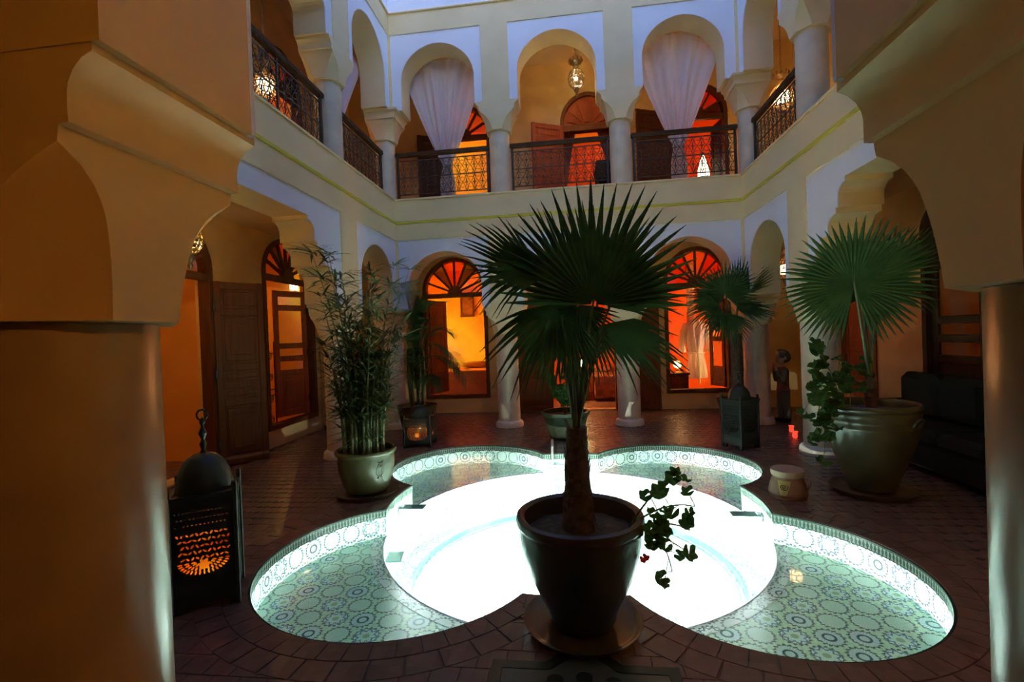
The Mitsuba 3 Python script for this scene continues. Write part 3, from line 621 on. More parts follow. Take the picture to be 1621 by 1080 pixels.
curtain(FL_, 7.61, 0.66, 'sheer white curtain half seen in the narrow arch of the left balcony', side=-0.35)

# ---------------------------------------------------------------- rooms' furniture
def px(x, y, Y):            # a point that stands in the photograph's bearing (x, y), at depth Y
    r = FWD*F_PX+(math.cos(ROLL)*_rt-math.sin(ROLL)*_up)*(x-810.5)+UPV*(540-y); return CAM+r*(Y-CAM[1])/r[1]
def lamp_bulb(parent, c, r, col, power):
    put('bulb', ball(c, r), 'bulb_dark', parent, smooth=True, **emit(np.array(col)*power))
def point(name, c, col, power):
    scene['light_'+name] = {'type': 'point', 'sampling_weight': 0.6, 'position': [float(x) for x in c], 'intensity': {'type': 'rgb', 'value': (np.array(col)*power).tolist()}}
def bed(x0, x1, y0, y1, h, m, label, heady=None):
    t = thing('bed', label, 'bed')
    put('base', bx(x0+0.02, x1-0.02, y0+0.02, y1, 0.0, h*0.45, 0.01), 'wood_dark', t)
    put('mattress', bx(x0, x1, y0, y1, h*0.45, h-0.04, 0.06), m, t)
    put('cover', cat(bx(x0-0.02, x1+0.02, y0-0.025, y1*0.35+y0*0.65, h*0.12, h, 0.03), bx(x0-0.01, x1+0.01, y0*0.65+y1*0.35, y1, h*0.6, h-0.02, 0.03)), m, t)
    for i in range(2):
        w = (x1-x0)/2
        q = trimesh.creation.icosphere(3, 1.0); v = np.array(q.vertices); v = np.sign(v)*np.abs(v)**0.6; q.vertices = v*[w*0.42, 0.22, 0.09]+[x0+w*(i+0.5), y1-0.3, h+0.07]
        put('pillow', q, m, t, smooth=True)
    return t
bed(-4.1, -1.75, 11.55, 13.2, 0.84, 'linen', 'wide pale bed seen through the left ground floor window')
bed(0.62, 1.72, 11.6, 13.3, 0.62, 'spread', 'bed with a dark red spread seen through the central doorway')
def bedside(x, y, h, label, lab2):
    t = thing('bedside_table', label, 'table')
    put('top', bx(x-0.22, x+0.22, y-0.2, y+0.2, h-0.04, h, 0.008), 'wood_dark', t)
    put('cabinet', bx(x-0.19, x+0.19, y-0.17, y+0.18, 0.02, h-0.04, 0.01), 'wood_dark', t)
    put('drawer', bx(x-0.16, x+0.16, y-0.185, y-0.165, h-0.22, h-0.08, 0.004), 'wood', t)
    t = thing('table_lamp', lab2, 'lamp')
    put('base', lathe([(0, h), (0.06, h), (0.055, h+0.015), (0.02, h+0.03), (0.03, h+0.07), (0.012, h+0.11), (0, h+0.12)], 20, (x, y, 0)), 'brass', t, smooth=40)
    put('shade', lathe([(0.001, h+0.105), (0.06, h+0.115), (0.080, h+0.16), (0.065, h+0.23), (0.04, h+0.26), (0.001, h+0.265)], 24, (x, y, 0)), 'bulb_dark', t, smooth=True, **emit(WARM*22, 0.6))
bedside(2.42, 11.0, 0.70, 'dark bedside table behind the window with the bathrobe', 'small glowing table lamp left of the bathrobe')
bedside(0.30, 11.9, 0.74, 'dark bedside table glimpsed between the palm stems in the central doorway', 'small glowing table lamp seen between the palm stems')
point('room_1', (-3.70, 13.1, 1.15), (1.0, 0.37, 0.03), L_ROOM*8.5)
point('room_2', (0.30, 11.6, 1.05), (1.0, 0.42, 0.12), L_ROOM*1.5)
point('room_3', (3.85, 11.10, 1.5), (1.0, 0.48, 0.14), L_ROOM*3.4)
# bathrobe on a hanger
def robe():
    t = thing('bathrobe', 'white belted bathrobe hanging in the red room behind the right window', 'bathrobe'); x, y = 2.95, 11.5
    prof = [(1.86, 0.05, 0.05), (1.83, 0.12, 0.07), (1.78, 0.22, 0.09), (1.70, 0.245, 0.11), (1.5, 0.21, 0.115), (1.25, 0.185, 0.10), (1.10, 0.165, 0.09), (0.95, 0.19, 0.105), (0.7, 0.225, 0.125), (0.52, 0.24, 0.13)]
    n = 48; a = np.arange(n)*2*PI/n; V = []
    for z, rx, ry in prof:
        fold = 1+0.07*np.sin(a*9+z*3)*min(1, (1.9-z)*0.9); V.append(np.column_stack([x+rx*np.cos(a)*fold, y+ry*np.sin(a)*fold, np.full(n, z)]))
    V = np.vstack(V); i, j = np.meshgrid(np.arange(len(prof)-1), np.arange(n), indexing='ij'); j2 = (j+1) % n
    f = np.stack([i*n+j, (i+1)*n+j, (i+1)*n+j2, i*n+j2], -1).reshape(-1, 4)
    put('body', trimesh.Trimesh(V, np.vstack([f[:, [0, 1, 2]], f[:, [0, 2, 3]]]), process=False), 'robe', t, smooth=True)
    for s in (-1, 1):
        put('sleeve', tube([(x+s*0.19, y, 1.76), (x+s*0.26, y-0.01, 1.6), (x+s*0.30, y-0.02, 1.35), (x+s*0.31, y-0.03, 1.12)], [0.09, 0.085, 0.08, 0.085], 16), 'robe', t, smooth=True)
        put('lapel', tube([(x+s*0.06, y-0.05, 1.86), (x+s*0.085, y-0.115, 1.65), (x+s*0.05, y-0.13, 1.35), (x-s*0.01, y-0.115, 1.12)], [0.03, 0.035, 0.03, 0.015], 8), 'robe', t, smooth=True)
    b = np.linspace(0, 2*PI, 30)
    put('belt', cat(tube(np.column_stack([x+0.185*np.cos(b), y+0.108*np.sin(b), np.full(30, 1.10)]), 0.025, 6), tube([(x, y-0.12, 1.10), (x+0.03, y-0.15, 0.9), (x+0.02, y-0.15, 0.42)], 0.018, 6), tube([(x, y-0.12, 1.10), (x-0.03, y-0.14, 0.95), (x-0.04, y-0.15, 0.7)], 0.018, 6)), 'robe', t, smooth=True)
    put('hanger', cat(tube([(x-0.2, y, 1.80), (x, y, 1.90), (x+0.2, y, 1.80)], 0.008, 6), tube([(x, y, 1.90), (x, y, 2.4), (x, y, 3.6)], 0.004, 6)), 'chrome', t)
robe()
t = thing('drape', 'narrow bright white drape hanging above the bathrobe', 'curtain')
s = np.linspace(0, 1, 40); V = np.vstack([np.column_stack([2.84+0.20*s, 11.8+0.02*np.sin(s*28), np.full(40, z)]) for z in np.linspace(3.2, 1.75, 6)])
i, j = np.meshgrid(np.arange(5), np.arange(39), indexing='ij'); f = np.stack([i*40+j, i*40+j+1, (i+1)*40+j+1, (i+1)*40+j], -1).reshape(-1, 4)
put('cloth', trimesh.Trimesh(V, np.vstack([f[:, [0, 1, 2]], f[:, [0, 2, 3]]]), process=False), 'robe', t, smooth=True)
put('rod', cat(tube([(2.78, 11.8, 3.21), (3.10, 11.8, 3.21)], 0.012, 8), tube([(2.80, 11.8, 3.21), (2.80, 11.8, 3.60)], 0.008, 6), tube([(3.08, 11.8, 3.21), (3.08, 11.8, 3.60)], 0.008, 6)), 'brass', t)
def picture(fr_x0, fr_x1, y, z0, z1, label, m='paint_dark'):
    t = thing('picture', label, 'picture')
    put('frame', cat(bx(fr_x0, fr_x1, y-0.03, y, z0, z0+0.04), bx(fr_x0, fr_x1, y-0.03, y, z1-0.04, z1), bx(fr_x0, fr_x0+0.04, y-0.03, y, z0, z1), bx(fr_x1-0.04, fr_x1, y-0.03, y, z0, z1)), 'wood_dark', t)
    put('canvas', bx(fr_x0+0.03, fr_x1-0.03, y-0.015, y-0.002, z0+0.03, z1-0.03), m, t)
picture(-3.05, -2.66, 13.59, 2.25, 2.95, 'dark framed picture on the orange bedroom wall left of the window')
picture(-2.02, -1.55, 13.59, 2.15, 3.05, 'red framed picture at the right end of the orange bedroom wall')
t = thing('cabinet', 'pale wooden framed cupboard standing in the left rear corner of the gallery', 'cabinet')
def cab():
    x0, x1, y0, y1, h = -4.68, -4.38, 8.62, 9.12, 2.02
    put('body', bx(x0, x1-0.02, y0, y1, 0.06, h-0.03, 0.008), 'wood_pale', t)
    put('top', bx(x0, x1+0.01, y0-0.02, y1+0.02, h-0.03, h, 0.006), 'wood_pale', t)
    put('foot', bx(x0+0.02, x1-0.04, y0+0.02, y1-0.02, 0, 0.06), 'wood_dark', t)
    for z0, z1 in ((0.08, 1.10), (1.12, 1.97)):
        d = put('door', cat(bx(x1-0.02, x1, y0, y0+0.07, z0, z1), bx(x1-0.02, x1, y1-0.07, y1, z0, z1), bx(x1-0.02, x1, y0, y1, z0, z0+0.07), bx(x1-0.02, x1, y0, y1, z1-0.07, z1)), 'wood_pale', t)
        put('panel', bx(x1-0.018, x1-0.008, y0+0.07, y1-0.07, z0+0.07, z1-0.07), 'wood', d)
cab()
def armchair(x, y, z, label):
    t = thing('armchair', label, 'chair')
    put('seat', bx(x-0.26, x+0.26, y-0.26, y+0.26, z+0.30, z+0.44, 0.03), 'black_cloth', t)
    put('backrest', bx(x-0.28, x+0.28, y+0.20, y+0.30, z+0.35, z+0.92, 0.03), 'wood_dark', t)
    for sx in (-1, 1):
        put('armrest', bx(x+sx*0.29-0.03, x+sx*0.29+0.03, y-0.26, y+0.28, z+0.58, z+0.64, 0.01), 'wood_dark', t)
        for sy in (-0.24, 0.24): put('leg', bx(x+sx*0.28-0.02, x+sx*0.28+0.02, y+sy-0.02, y+sy+0.02, z, z+0.6), 'wood_dark', t)
armchair(0.98, 9.45, 4.16, 'dark chair on the balcony behind the railing under the hanging lamp')
t = thing('side_curtain', 'dark brown curtain on the left of the upper room behind the hanging lamp', 'curtain')
q = extr(Polygon([(-0.62, 7.1), (0.40, 7.1), (0.30, 6.2), (0.12, 5.3), (-0.05, 4.18), (-0.62, 4.18)]), 0.05)
put('cloth', Frame((0.06, 10.75), (1, 0), (0, -1)).map(q), 'spread', t)
t = thing('side_curtain', 'brown curtain on the right of the upper room behind the hanging lamp', 'curtain')
put('cloth', Frame((0.0, 10.75), (1, 0), (0, -1)).map(extr(Polygon([(0.66, 7.1), (1.45, 7.1), (1.45, 4.18), (1.12, 4.18), (0.98, 5.5), (0.80, 6.2)]), 0.05)), 'spread', t)
put('dado', bx(-0.8, 1.9, 12.78, 12.80, 4.15, 6.75), 'room_red', 'wall_room_5_back')
t = thing('cone_lamp', 'glowing white cone lamp on a low stool in the red upper room', 'lamp')
def cone_lamp(x, y, z):
    put('base', bx(x-0.12, x+0.12, y-0.12, y+0.12, z, z+0.04, 0.01), 'iron', t)
    put('shade', lathe([(0.001, z+0.04), (0.125, z+0.04), (0.13, z+0.40), (0.07, z+0.62), (0.001, z+0.80)], 8, (x, y, 0)), 'bulb_dark', t, **emit(np.array([1.0, 0.86, 0.55])*3.0))
    for i in range(8):
        a = PI*2*i/8; put('rib', tube([(x+0.127*math.cos(a), y+0.127*math.sin(a), z+0.03), (x+0.133*math.cos(a), y+0.133*math.sin(a), z+0.40), (x+0.072*math.cos(a), y+0.072*math.sin(a), z+0.62), (x, y, z+0.81)], 0.006, 5), 'iron', t)
    for h_, r_ in ((0.12, 0.131), (0.26, 0.132), (0.40, 0.134)):
        b = np.linspace(0, 2*PI, 9); put('hoop', tube(np.column_stack([x+r_*np.cos(b), y+r_*np.sin(b), np.full(9, z+h_)]), 0.005, 5, False), 'iron', t)
cone_lamp(3.10, 10.95, 4.70)
t2 = thing('stool', 'low dark stool under the cone lamp in the red upper room', 'stool')
put('seat', bx(2.92, 3.28, 10.77, 11.13, 4.62, 4.70, 0.01), 'wood_dark', t2)
for sx in (2.95, 3.25):
    for sy in (10.80, 11.10): put('leg', bx(sx-0.02, sx+0.02, sy-0.02, sy+0.02, 4.15, 4.62), 'wood_dark', t2)
point('room_4', (-2.9, 11.4, 6.4), (1.0, 0.62, 0.14), L_UPROOM)
point('room_5', (1.35, 11.5, 6.3), (1.0, 0.48, 0.12), L_UPROOM*0.8)
point('room_6', (3.2, 11.6, 5.9), (1.0, 0.40, 0.12), L_UPROOM*0.5)
q = px(466, 453, 9.3); t = thing('wall_sconce', 'small square white wall lamp in the room behind the left gallery window', 'lamp')
put('plate', bx(q[0]-0.06, q[0]+0.06, 9.37, 9.40, q[2]-0.14, q[2]+0.10, 0.006), 'brass', t)
put('arm', tube([(q[0], 9.38, q[2]-0.10), (q[0], 9.32, q[2]-0.13), (q[0], 9.28, q[2]-0.09)], 0.012, 8), 'brass', t, smooth=True)
put('shade', bx(q[0]-0.06, q[0]+0.06, 9.22, 9.34, q[2]-0.09, q[2]+0.09, 0.012), 'bulb_dark', t, **emit(np.array([1.0, 0.80, 0.45])*4.0))
point('room_7', (q[0]+0.22, 9.20, q[2]-0.15), (1.0, 0.50, 0.11), L_ROOM*1.0)
point('room_8', (-5.35, 4.15, 2.2), (1.0, 0.48, 0.14), L_ROOM*0.27)
point('room_9', (-6.0, 7.6, 6.2), (1.0, 0.45, 0.12), L_UPROOM*0.45)
point('room_10', (5.9, 5.6, 2.6), (1.0, 0.5, 0.18), L_ROOM*0.05)
def grille(x, y, z0, label):
    t = thing('iron_screen', label, 'screen')
    ms = [tube([(x, y-0.3, z0), (x, y-0.3, z0+1.7)], 0.012, 6), tube([(x, y+0.3, z0), (x, y+0.3, z0+1.7)], 0.012, 6), tube([(x, y, z0), (x, y, z0+1.9), (x, y, z0+2.05)], [0.012, 0.02, 0.003], 6)]
    ms += [tube([(x, y-0.3, z0+h), (x, y+0.3, z0+h)], 0.009, 6) for h in (0.12, 0.75, 0.85, 1.5)]
    put('frame', cat(ms), 'iron', t)
    for k in range(4):
        for sy in (-1, 1):
            a = np.linspace(0, 4.2*PI, 40); r = 0.02+0.016*a/PI
            put('scroll', tube(np.column_stack([np.full(40, x), y+sy*(0.15+r*np.cos(a)), z0+0.32+0.38*k+r*np.sin(a)]), 0.006, 5), 'iron', t)
grille(-5.25, 7.75, 0.0, 'black wrought iron scroll screen inside the left gallery window')
t = thing('red_bench', 'red upholstered bench in the room behind the left gallery window', 'bench')
put('seat', bx(-6.2, -5.6, 6.9, 8.0, 0.30, 0.52, 0.05), 'flower', t)
put('backrest', bx(-6.35, -6.2, 6.9, 8.0, 0.0, 1.45, 0.05), 'flower', t)
for sy in (6.95, 7.95):
    for sx in (-6.15, -5.65): put('leg', bx(sx-0.03, sx+0.03, sy-0.03, sy+0.03, 0, 0.30), 'wood_dark', t)

# sofa in the right gallery
def sofa(x0, x1, y0, y1, label):
    t = thing('sofa', label, 'sofa')
    put('base', bx(x0+0.05, x1-0.04, y0+0.02, y1-0.02, 0.06, 0.34, 0.03), 'black_cloth', t)
    put('backrest', bx(x1-0.24, x1, y0, y1, 0.10, 0.98, 0.06), 'black_cloth', t)
    for ya, yb in ((y0, y0+0.2), (y1-0.2, y1)): put('armrest', bx(x0, x1-0.1, ya, yb, 0.06, 0.66, 0.05), 'black_cloth', t)
    n = 3; w = (y1-y0-0.4)/n
    for i in range(n):
        put('seat_cushion', bx(x0+0.02, x1-0.24, y0+0.2+i*w+0.01, y0+0.2+(i+1)*w-0.01, 0.33, 0.50, 0.05), 'black_cloth', t)
        put('back_cushion', bx(x1-0.42, x1-0.2, y0+0.2+i*w+0.01, y0+0.2+(i+1)*w-0.01, 0.48, 1.02, 0.07), 'black_cloth', t)
    for sx in (x0+0.1, x1-0.1):
        for sy in (y0+0.1, y1-0.1): put('foot', lathe([(0, 0), (0.03, 0), (0.035, 0.07), (0, 0.07)], 10, (sx, sy, 0)), 'wood_dark', t)
sofa(3.72, 4.62, 4.55, 6.85, 'black upholstered sofa against the wall of the right gallery')

# ---------------------------------------------------------------- lanterns
def hanging(x, y, zc, ztop, label, r=0.13, power=1.0, lat=7, mer=14, col=(1.0, 0.62, 0.26), tall=1.25, glow=False):
    """pierced metal globe on a chain with a crown above it and a finial below."""
    t = thing('hanging_lantern', label, 'lantern')
    for i in range(mer):
        a = 2*PI*i/mer; th = np.linspace(0.12, PI-0.12, 14)
        put('rib', tube(np.column_stack([x+r*np.sin(th)*np.cos(a+0.25*np.sin(2*th)), y+r*np.sin(th)*np.sin(a+0.25*np.sin(2*th)), zc+r*tall*np.cos(th)]), 0.006, 5), 'brass', t)
    for i in range(1, lat+1):
        th = PI*i/(lat+1); b = np.linspace(0, 2*PI, 25)
        put('hoop', tube(np.column_stack([x+r*np.sin(th)*np.cos(b), y+r*np.sin(th)*np.sin(b), np.full(25, zc+r*tall*np.cos(th))]), 0.007, 5, False), 'brass', t)
    zt, zb = zc+r*tall, zc-r*tall
    put('crown', cat(lathe([(0.03, zt-0.01), (0.06, zt+0.03), (0.05, zt+0.06), (0.12, zt+0.13), (0.105, zt+0.13), (0.03, zt+0.06)], 16, (x, y, 0)),
                     cat([tube([(x+0.11*math.cos(a), y+0.11*math.sin(a), zt+0.12), (x+0.135*math.cos(a), y+0.135*math.sin(a), zt+0.16), (x+0.12*math.cos(a), y+0.12*math.sin(a), zt+0.20)], [0.022, 0.016, 0.002], 5) for a in np.arange(10)*2*PI/10])), 'brass', t)
    put('finial', lathe([(0.03, zb+0.02), (0.05, zb-0.01), (0.045, zb-0.05), (0.02, zb-0.08), (0.03, zb-0.11), (0.004, zb-0.17)], 14, (x, y, 0)), 'brass', t, smooth=40)
    n = max(3, int((ztop-zt-0.08)/0.05)); links = []
    for i in range(n):
        zz = zt+0.10+i*(ztop-zt-0.10)/n; b = np.linspace(0, 2*PI, 9)
        links.append(tube(np.column_stack([x+(0.014*np.cos(b) if i % 2 else 0*b), y+(0*b if i % 2 else 0.014*np.cos(b)), zz+0.028+0.03*np.sin(b)]), 0.004, 4, False))
    put('chain', cat(links), 'brass', t)
    put('rose', lathe([(0, ztop-0.02), (0.05, ztop-0.02), (0.06, ztop), (0, ztop)], 14, (x, y, 0)), 'brass', t)
    if glow: put('glass', lathe([(0.001, zc-0.10), (r*0.55, zc-0.09), (r*0.72, zc-0.02), (r*0.66, zc+0.06), (0.001, zc+0.09)], 18, (x, y, 0)), 'bulb_dark', t, smooth=True, **emit(np.array(col)*power*L_GALLERY*4.5, 1.2))
    else: put('bulb', ball((x, y, zc), 0.032), 'bulb_dark', t, smooth=True, **emit(np.array(col)*power*L_GALLERY*75, 1.2))
    return t
hanging(0.372, 9.5, 6.63, 7.42, 'pierced brass globe lantern with a crown, hanging in the middle upper arch', 0.155, 3.2)
hanging(3.90, 8.95, 5.66, 7.42, 'very bright pierced lantern behind the right balcony railing', 0.19, 1.3, glow=True)
hanging(3.92, 9.03, 2.66, 3.45, 'bright lantern hanging in the right ground floor corner arch', 0.16, 0.32, glow=True)
hanging(-3.97, 4.72, 2.82, 3.45, 'beaded hanging lantern in the left gallery, peeping past the foreground capital', 0.13, 2.0, col=(1.0, 0.50, 0.14))
hanging(-3.95, 6.15, 5.22, 7.42, 'pierced lantern of the left balcony glowing through its railing', 0.15, 0.7, glow=True)
hanging(2.00, 0.15, 2.78, 3.45, 'pierced lantern hanging in the foreground gallery, off to the right', 0.15, 11.0, col=(1.0, 0.44, 0.08))
def pierced(w, h, seed, density=1.0):
    """a metal plate with rows of petal shaped holes over its lower middle, a dotted row above."""
    rr = np.random.default_rng(seed); p = sbox(-w/2, 0, w/2, h); holes = []
    q = min(w/0.45, h/0.60)
    def petal(x, z, a, L=0.017, W=0.0085): holes.append(affinity.translate(affinity.rotate(affinity.scale(Point(0, 0).buffer(1, 5), L*q, W*q), a, origin=(0, 0)), x, z))
    for row in range(5):                                   # a field of slanting petals
        for i in range(11): petal(-w*0.40+w*0.80*(i+0.5*(row % 2))/10.5, h*(0.43+0.055*row), (45 if (i+row) % 2 else -45)+50*(rr.random()-0.5), 0.014+0.006*rr.random())
    for r_, n in ((0.11, 9), (0.18, 13), (0.25, 17)):      # over a fan of petals
        for i in range(n): a = -PI*(i+0.5)/n; petal(r_*w*1.5*math.cos(a), h*0.40+r_*w*1.0*math.sin(a)*0.9, math.degrees(a)+(0 if n % 4 == 1 else 90), 0.018)
    for i in range(6):
        a = 2*PI*i/6; e = affinity.rotate(affinity.scale(Point(0, 0).buffer(1, 6), 0.026*w/0.45, 0.015*w/0.45), math.degrees(a), origin=(0, 0))
        holes.append(affinity.translate(e, 0.055*w*math.cos(a), h*0.365+0.055*w*math.sin(a)))
    for row, z in enumerate((0.74, 0.80, 0.86)):
        for i in range(13): holes.append(Point(-w*0.42+w*0.84*(i+0.5*(row % 2))/13, h*z).buffer(0.006*w/0.45, 4))
    lim = p.buffer(-0.03*w/0.45)
    return p.difference(unary_union([q for q in holes if lim.contains(q)]))
def floor_lantern(x, y, ang, w, h, dome, fin, label, seed, lit=1.0):
    t = thing('floor_lantern', label, 'lantern'); mt = place((x, y, 0), ang)
    def P(name, m, mm, par=t, **k):
        m = m.copy(); m.apply_transform(mt); return put(name, m, mm, par, **k)
    leg = 0.05
    P('base', cat(bx(-w/2, w/2, -w/2, w/2, leg, leg+0.02, 0.004), *[bx(sx*(w/2-0.03)-0.02, sx*(w/2-0.03)+0.02, sy*(w/2-0.03)-0.02, sy*(w/2-0.03)+0.02, 0, leg) for sx in (-1, 1) for sy in (-1, 1)]), 'tin')
    pl = extr(pierced(w-0.02, h-leg, seed), 0.004)
    for k in range(4):
        m = pl.copy(); m.apply_transform(trimesh.transformations.rotation_matrix(PI/2, [1, 0, 0])); m.apply_translation((0, -w/2+0.004, leg))
        m.apply_transform(trimesh.transformations.rotation_matrix(k*PI/2, [0, 0, 1])); P('pierced_panel', m, 'tin')
    for sx in (-1, 1):
        for sy in (-1, 1): P('corner_post', bx(sx*w/2-0.014, sx*w/2+0.014, sy*w/2-0.014, sy*w/2+0.014, 0.0, h+0.07, 0.004), 'tin')
    P('cornice', cat(bx(-w/2-0.012, w/2+0.012, -w/2-0.012, -w/2+0.02, h-0.03, h+0.01), bx(-w/2-0.012, w/2+0.012, w/2-0.02, w/2+0.012, h-0.03, h+0.01), bx(-w/2-0.012, -w/2+0.02, -w/2, w/2, h-0.03, h+0.01), bx(w/2-0.02, w/2+0.012, -w/2, w/2, h-0.03, h+0.01)), 'tin')
    tt = np.linspace(0, 1, 12); prof = [(max(0.012, w*0.47*math.cos(q*PI/2)**0.8), h+(dome-h)*math.sin(q*PI/2)**1.2) for q in tt]
    P('dome', lathe(prof, 16), 'tin', smooth=30)
    fh = fin-dome; P('finial', cat(lathe([(0.03, dome-0.02), (0.012, dome+0.02), (0.022, dome+fh*0.2), (0.010, dome+fh*0.3), (0.026, dome+fh*0.45), (0.008, dome+fh*0.6), (0.018, dome+fh*0.72), (0.004, dome+fh*0.82)], 12),
        tube(np.column_stack([0.03*np.cos(np.linspace(0, 2*PI, 16)), np.zeros(16), dome+fh*0.88+0.035*np.sin(np.linspace(0, 2*PI, 16))]), 0.006, 5, False)), 'tin', smooth=40)
    if lit:
        for k in range(4):
            m = bx(-w/2+0.02, w/2-0.02, -w/2+0.012, -w/2+0.0135, leg+0.03, h*0.62); m.apply_transform(trimesh.transformations.rotation_matrix(k*PI/2, [0, 0, 1])); P('tinted_liner', m, 'liner')
        c = P('candle', lathe([(0, leg+0.02), (0.03, leg+0.02), (0.03, leg+0.13), (0, leg+0.13)], 14), 'wax')
        P('flame', lathe([(0.001, leg+0.135), (0.014, leg+0.16), (0.011, leg+0.18), (0.001, leg+0.215)], 10), 'bulb_dark', c, smooth=True, **emit(CANDLE*lit*L_CANDLE*420, 1.5))
floor_lantern(-2.335, 2.865, math.radians(33), 0.36, 0.72, 0.96, 1.24, 'large black pierced metal lantern beside the left foreground column, candle glowing inside', 1)
floor_lantern(-2.30, 7.22, math.radians(4), 0.40, 0.43, 0.62, 0.78, 'small pierced lantern glowing red at the far left rim of the pool', 2, 0.9)
floor_lantern(2.37, 6.93, math.radians(30), 0.32, 0.66, 0.86, 1.00, 'unlit dark metal lantern at the far right rim of the pool', 3, 0)

for i, (x, y) in enumerate(((3.435, 7.87), (3.30, 7.44))):
    t = thing('votive_light', ('small red glowing candle glass on the floor behind the big brown pot, nearer the child', 'small red glowing candle glass on the floor behind the big brown pot, nearer the pool')[i], 'candle holder')
    put('glass', lathe([(0, 0), (0.028, 0), (0.036, 0.03), (0.030, 0.07), (0.042, 0.10), (0.036, 0.10), (0.0, 0.03)], 14, (x, y, 0)), 'red_glass', t, smooth=40, **emit(np.array([1.0, 0.06, 0.03])*0.9, 0.1))

# ---------------------------------------------------------------- pots
def saucer(parent, x, y, r, h, m): put('saucer', lathe([(0, 0.002), (r*0.86, 0.002), (r, h), (r-0.02, h), (r*0.82, 0.02), (0, 0.02)], 40, (x, y, 0)), m, parent, smooth=40)
def soil(parent, x, y, z, r, seed=0):
    n = 24; a = np.arange(n)*2*PI/n; V = [(x, y, z+0.03)]; F = []
    for k in range(1, 5):
        for q in a:
            px, py = x+r*k/4*math.cos(q), y+r*k/4*math.sin(q)
            V.append((px, py, z+0.03*(1-k/4)+0.02*float(meshkit.noise(np.array([px*25, py*25, seed])))-0.01))
    for i in range(n):
        F.append((0, 1+i, 1+(i+1) % n))
        for k in range(3): b, c = 1+k*n, 1+(k+1)*n; F += [(b+i, c+i, c+(i+1) % n), (b+i, c+(i+1) % n, b+(i+1) % n)]
    put('soil', trimesh.Trimesh(V, F, process=False), 'soil', parent, smooth=True)
PF = (0.105, 2.72)
t = thing('plant_pot', 'big dark glazed pot in the middle foreground, holding the fan palm at the pool edge', 'pot')
put('body', lathe([(0, 0.03), (0.17, 0.03), (0.185, 0.05), (0.195, 0.10), (0.235, 0.18), (0.285, 0.29), (0.322, 0.41), (0.338, 0.49), (0.340, 0.56), (0.33, 0.60)], 56, (*PF, 0)), 'pot_dark', t, smooth=40)
put('rim', lathe([(0.33, 0.565), (0.352, 0.58), (0.360, 0.605), (0.354, 0.632), (0.332, 0.640), (0.312, 0.625), (0.306, 0.50), (0.30, 0.48)], 56, (*PF, 0)), 'pot_rim', t, smooth=50)
soil(t, *PF, 0.53, 0.308); saucer(t, PF[0], PF[1]-0.01, 0.335, 0.05, 'pot_rim')
PB = (-2.165, 4.95)
t = thing('plant_pot', 'olive glazed pot with a relief motif holding the bamboo, left of the pool', 'pot')
put('body', lathe([(0, 0.04), (0.205, 0.04), (0.225, 0.06), (0.265, 0.17), (0.295, 0.29), (0.300, 0.37), (0.292, 0.42), (0.30, 0.44)], 48, (*PB, 0)), 'pot_olive', t, smooth=40)
put('rim', lathe([(0.296, 0.43), (0.318, 0.445), (0.326, 0.468), (0.318, 0.488), (0.298, 0.492), (0.282, 0.478), (0.275, 0.42)], 48, (*PB, 0)), 'pot_olive', t, smooth=50)
soil(t, *PB, 0.43, 0.285, 1); saucer(t, *PB, 0.345, 0.045, 'saucer')
def relief(x, y, r, z, ang):
    ms = []
    for (pts) in (((0, -0.075), (0.045, -0.02), (0, 0.08)), ((0, -0.075), (-0.045, -0.02), (0, 0.08)), ((0, -0.05), (0.02, 0), (0, 0.05)), ((0, -0.05), (-0.02, 0), (0, 0.05)), ((-0.03, 0.09), (0, 0.05), (0.03, 0.09)), ((-0.03, -0.09), (0, -0.06), (0.03, -0.09))):
        q = bez((*pts[0], 0), (pts[1][0]*2, pts[1][1], 0), (*pts[2], 0), 9)
        a = ang+q[:, 0]/r; rz = r+0.14*q[:, 1]*0.9
        ms.append(tube(np.column_stack([x+rz*np.cos(a), y+rz*np.sin(a), z+q[:, 1]]), 0.006, 5))
    return cat(ms)
put('relief', relief(*PB, 0.292, 0.30, math.radians(-38)), 'pot_olive', t, smooth=True)
PR = (2.945, 5.02)
t = thing('plant_pot', 'very large ribbed brown glazed pot holding the right fan palm and ivy', 'pot')
prof = [(0, 0.05), (0.185, 0.05), (0.20, 0.07), (0.215, 0.14), (0.255, 0.24), (0.31, 0.38), (0.36, 0.53), (0.39, 0.66)]
zz = np.linspace(0.66, 0.82, 9); prof += [(0.395+0.003*math.sin(k*2.2), z) for k, z in enumerate(zz)]
put('body', lathe(prof, 56, (*PR, 0)), 'pot_brown', t, smooth=40)
put('rim', lathe([(0.39, 0.81), (0.402, 0.83), (0.405, 0.86), (0.39, 0.878), (0.365, 0.875), (0.355, 0.85), (0.35, 0.78)], 56, (*PR, 0)), 'pot_brown', t, smooth=50)
a = math.radians(-62); b = np.linspace(0, 2*PI, 18)
put('handle', tube(np.column_stack([PR[0]+0.405*math.cos(a)+0.03*np.cos(b)*math.cos(a)-0.05*np.sin(b)*math.sin(a), PR[1]+0.405*math.sin(a)+0.03*np.cos(b)*math.sin(a)+0.05*np.sin(b)*math.cos(a), 0.72+0.055*np.cos(b)]), 0.014, 8, False), 'pot_brown', t, smooth=True)
soil(t, *PR, 0.80, 0.355, 2); saucer(t, PR[0], PR[1], 0.36, 0.055, 'saucer')
PM = (-0.04, 7.62)
t = thing('plant_pot', 'greenish tapered planter behind the palm trunk, before the central doorway', 'pot')
m = lathe([(0, 0.0), (0.22, 0.0), (0.25, 0.02), (0.36, 0.36), (0.385, 0.38), (0.385, 0.43), (0.345, 0.43), (0.335, 0.34)], 12, (*PM, 0)); put('body', m, 'planter', t, smooth=20)
soil(t, *PM, 0.36, 0.335, 3)
PX2 = (2.80, 8.30)
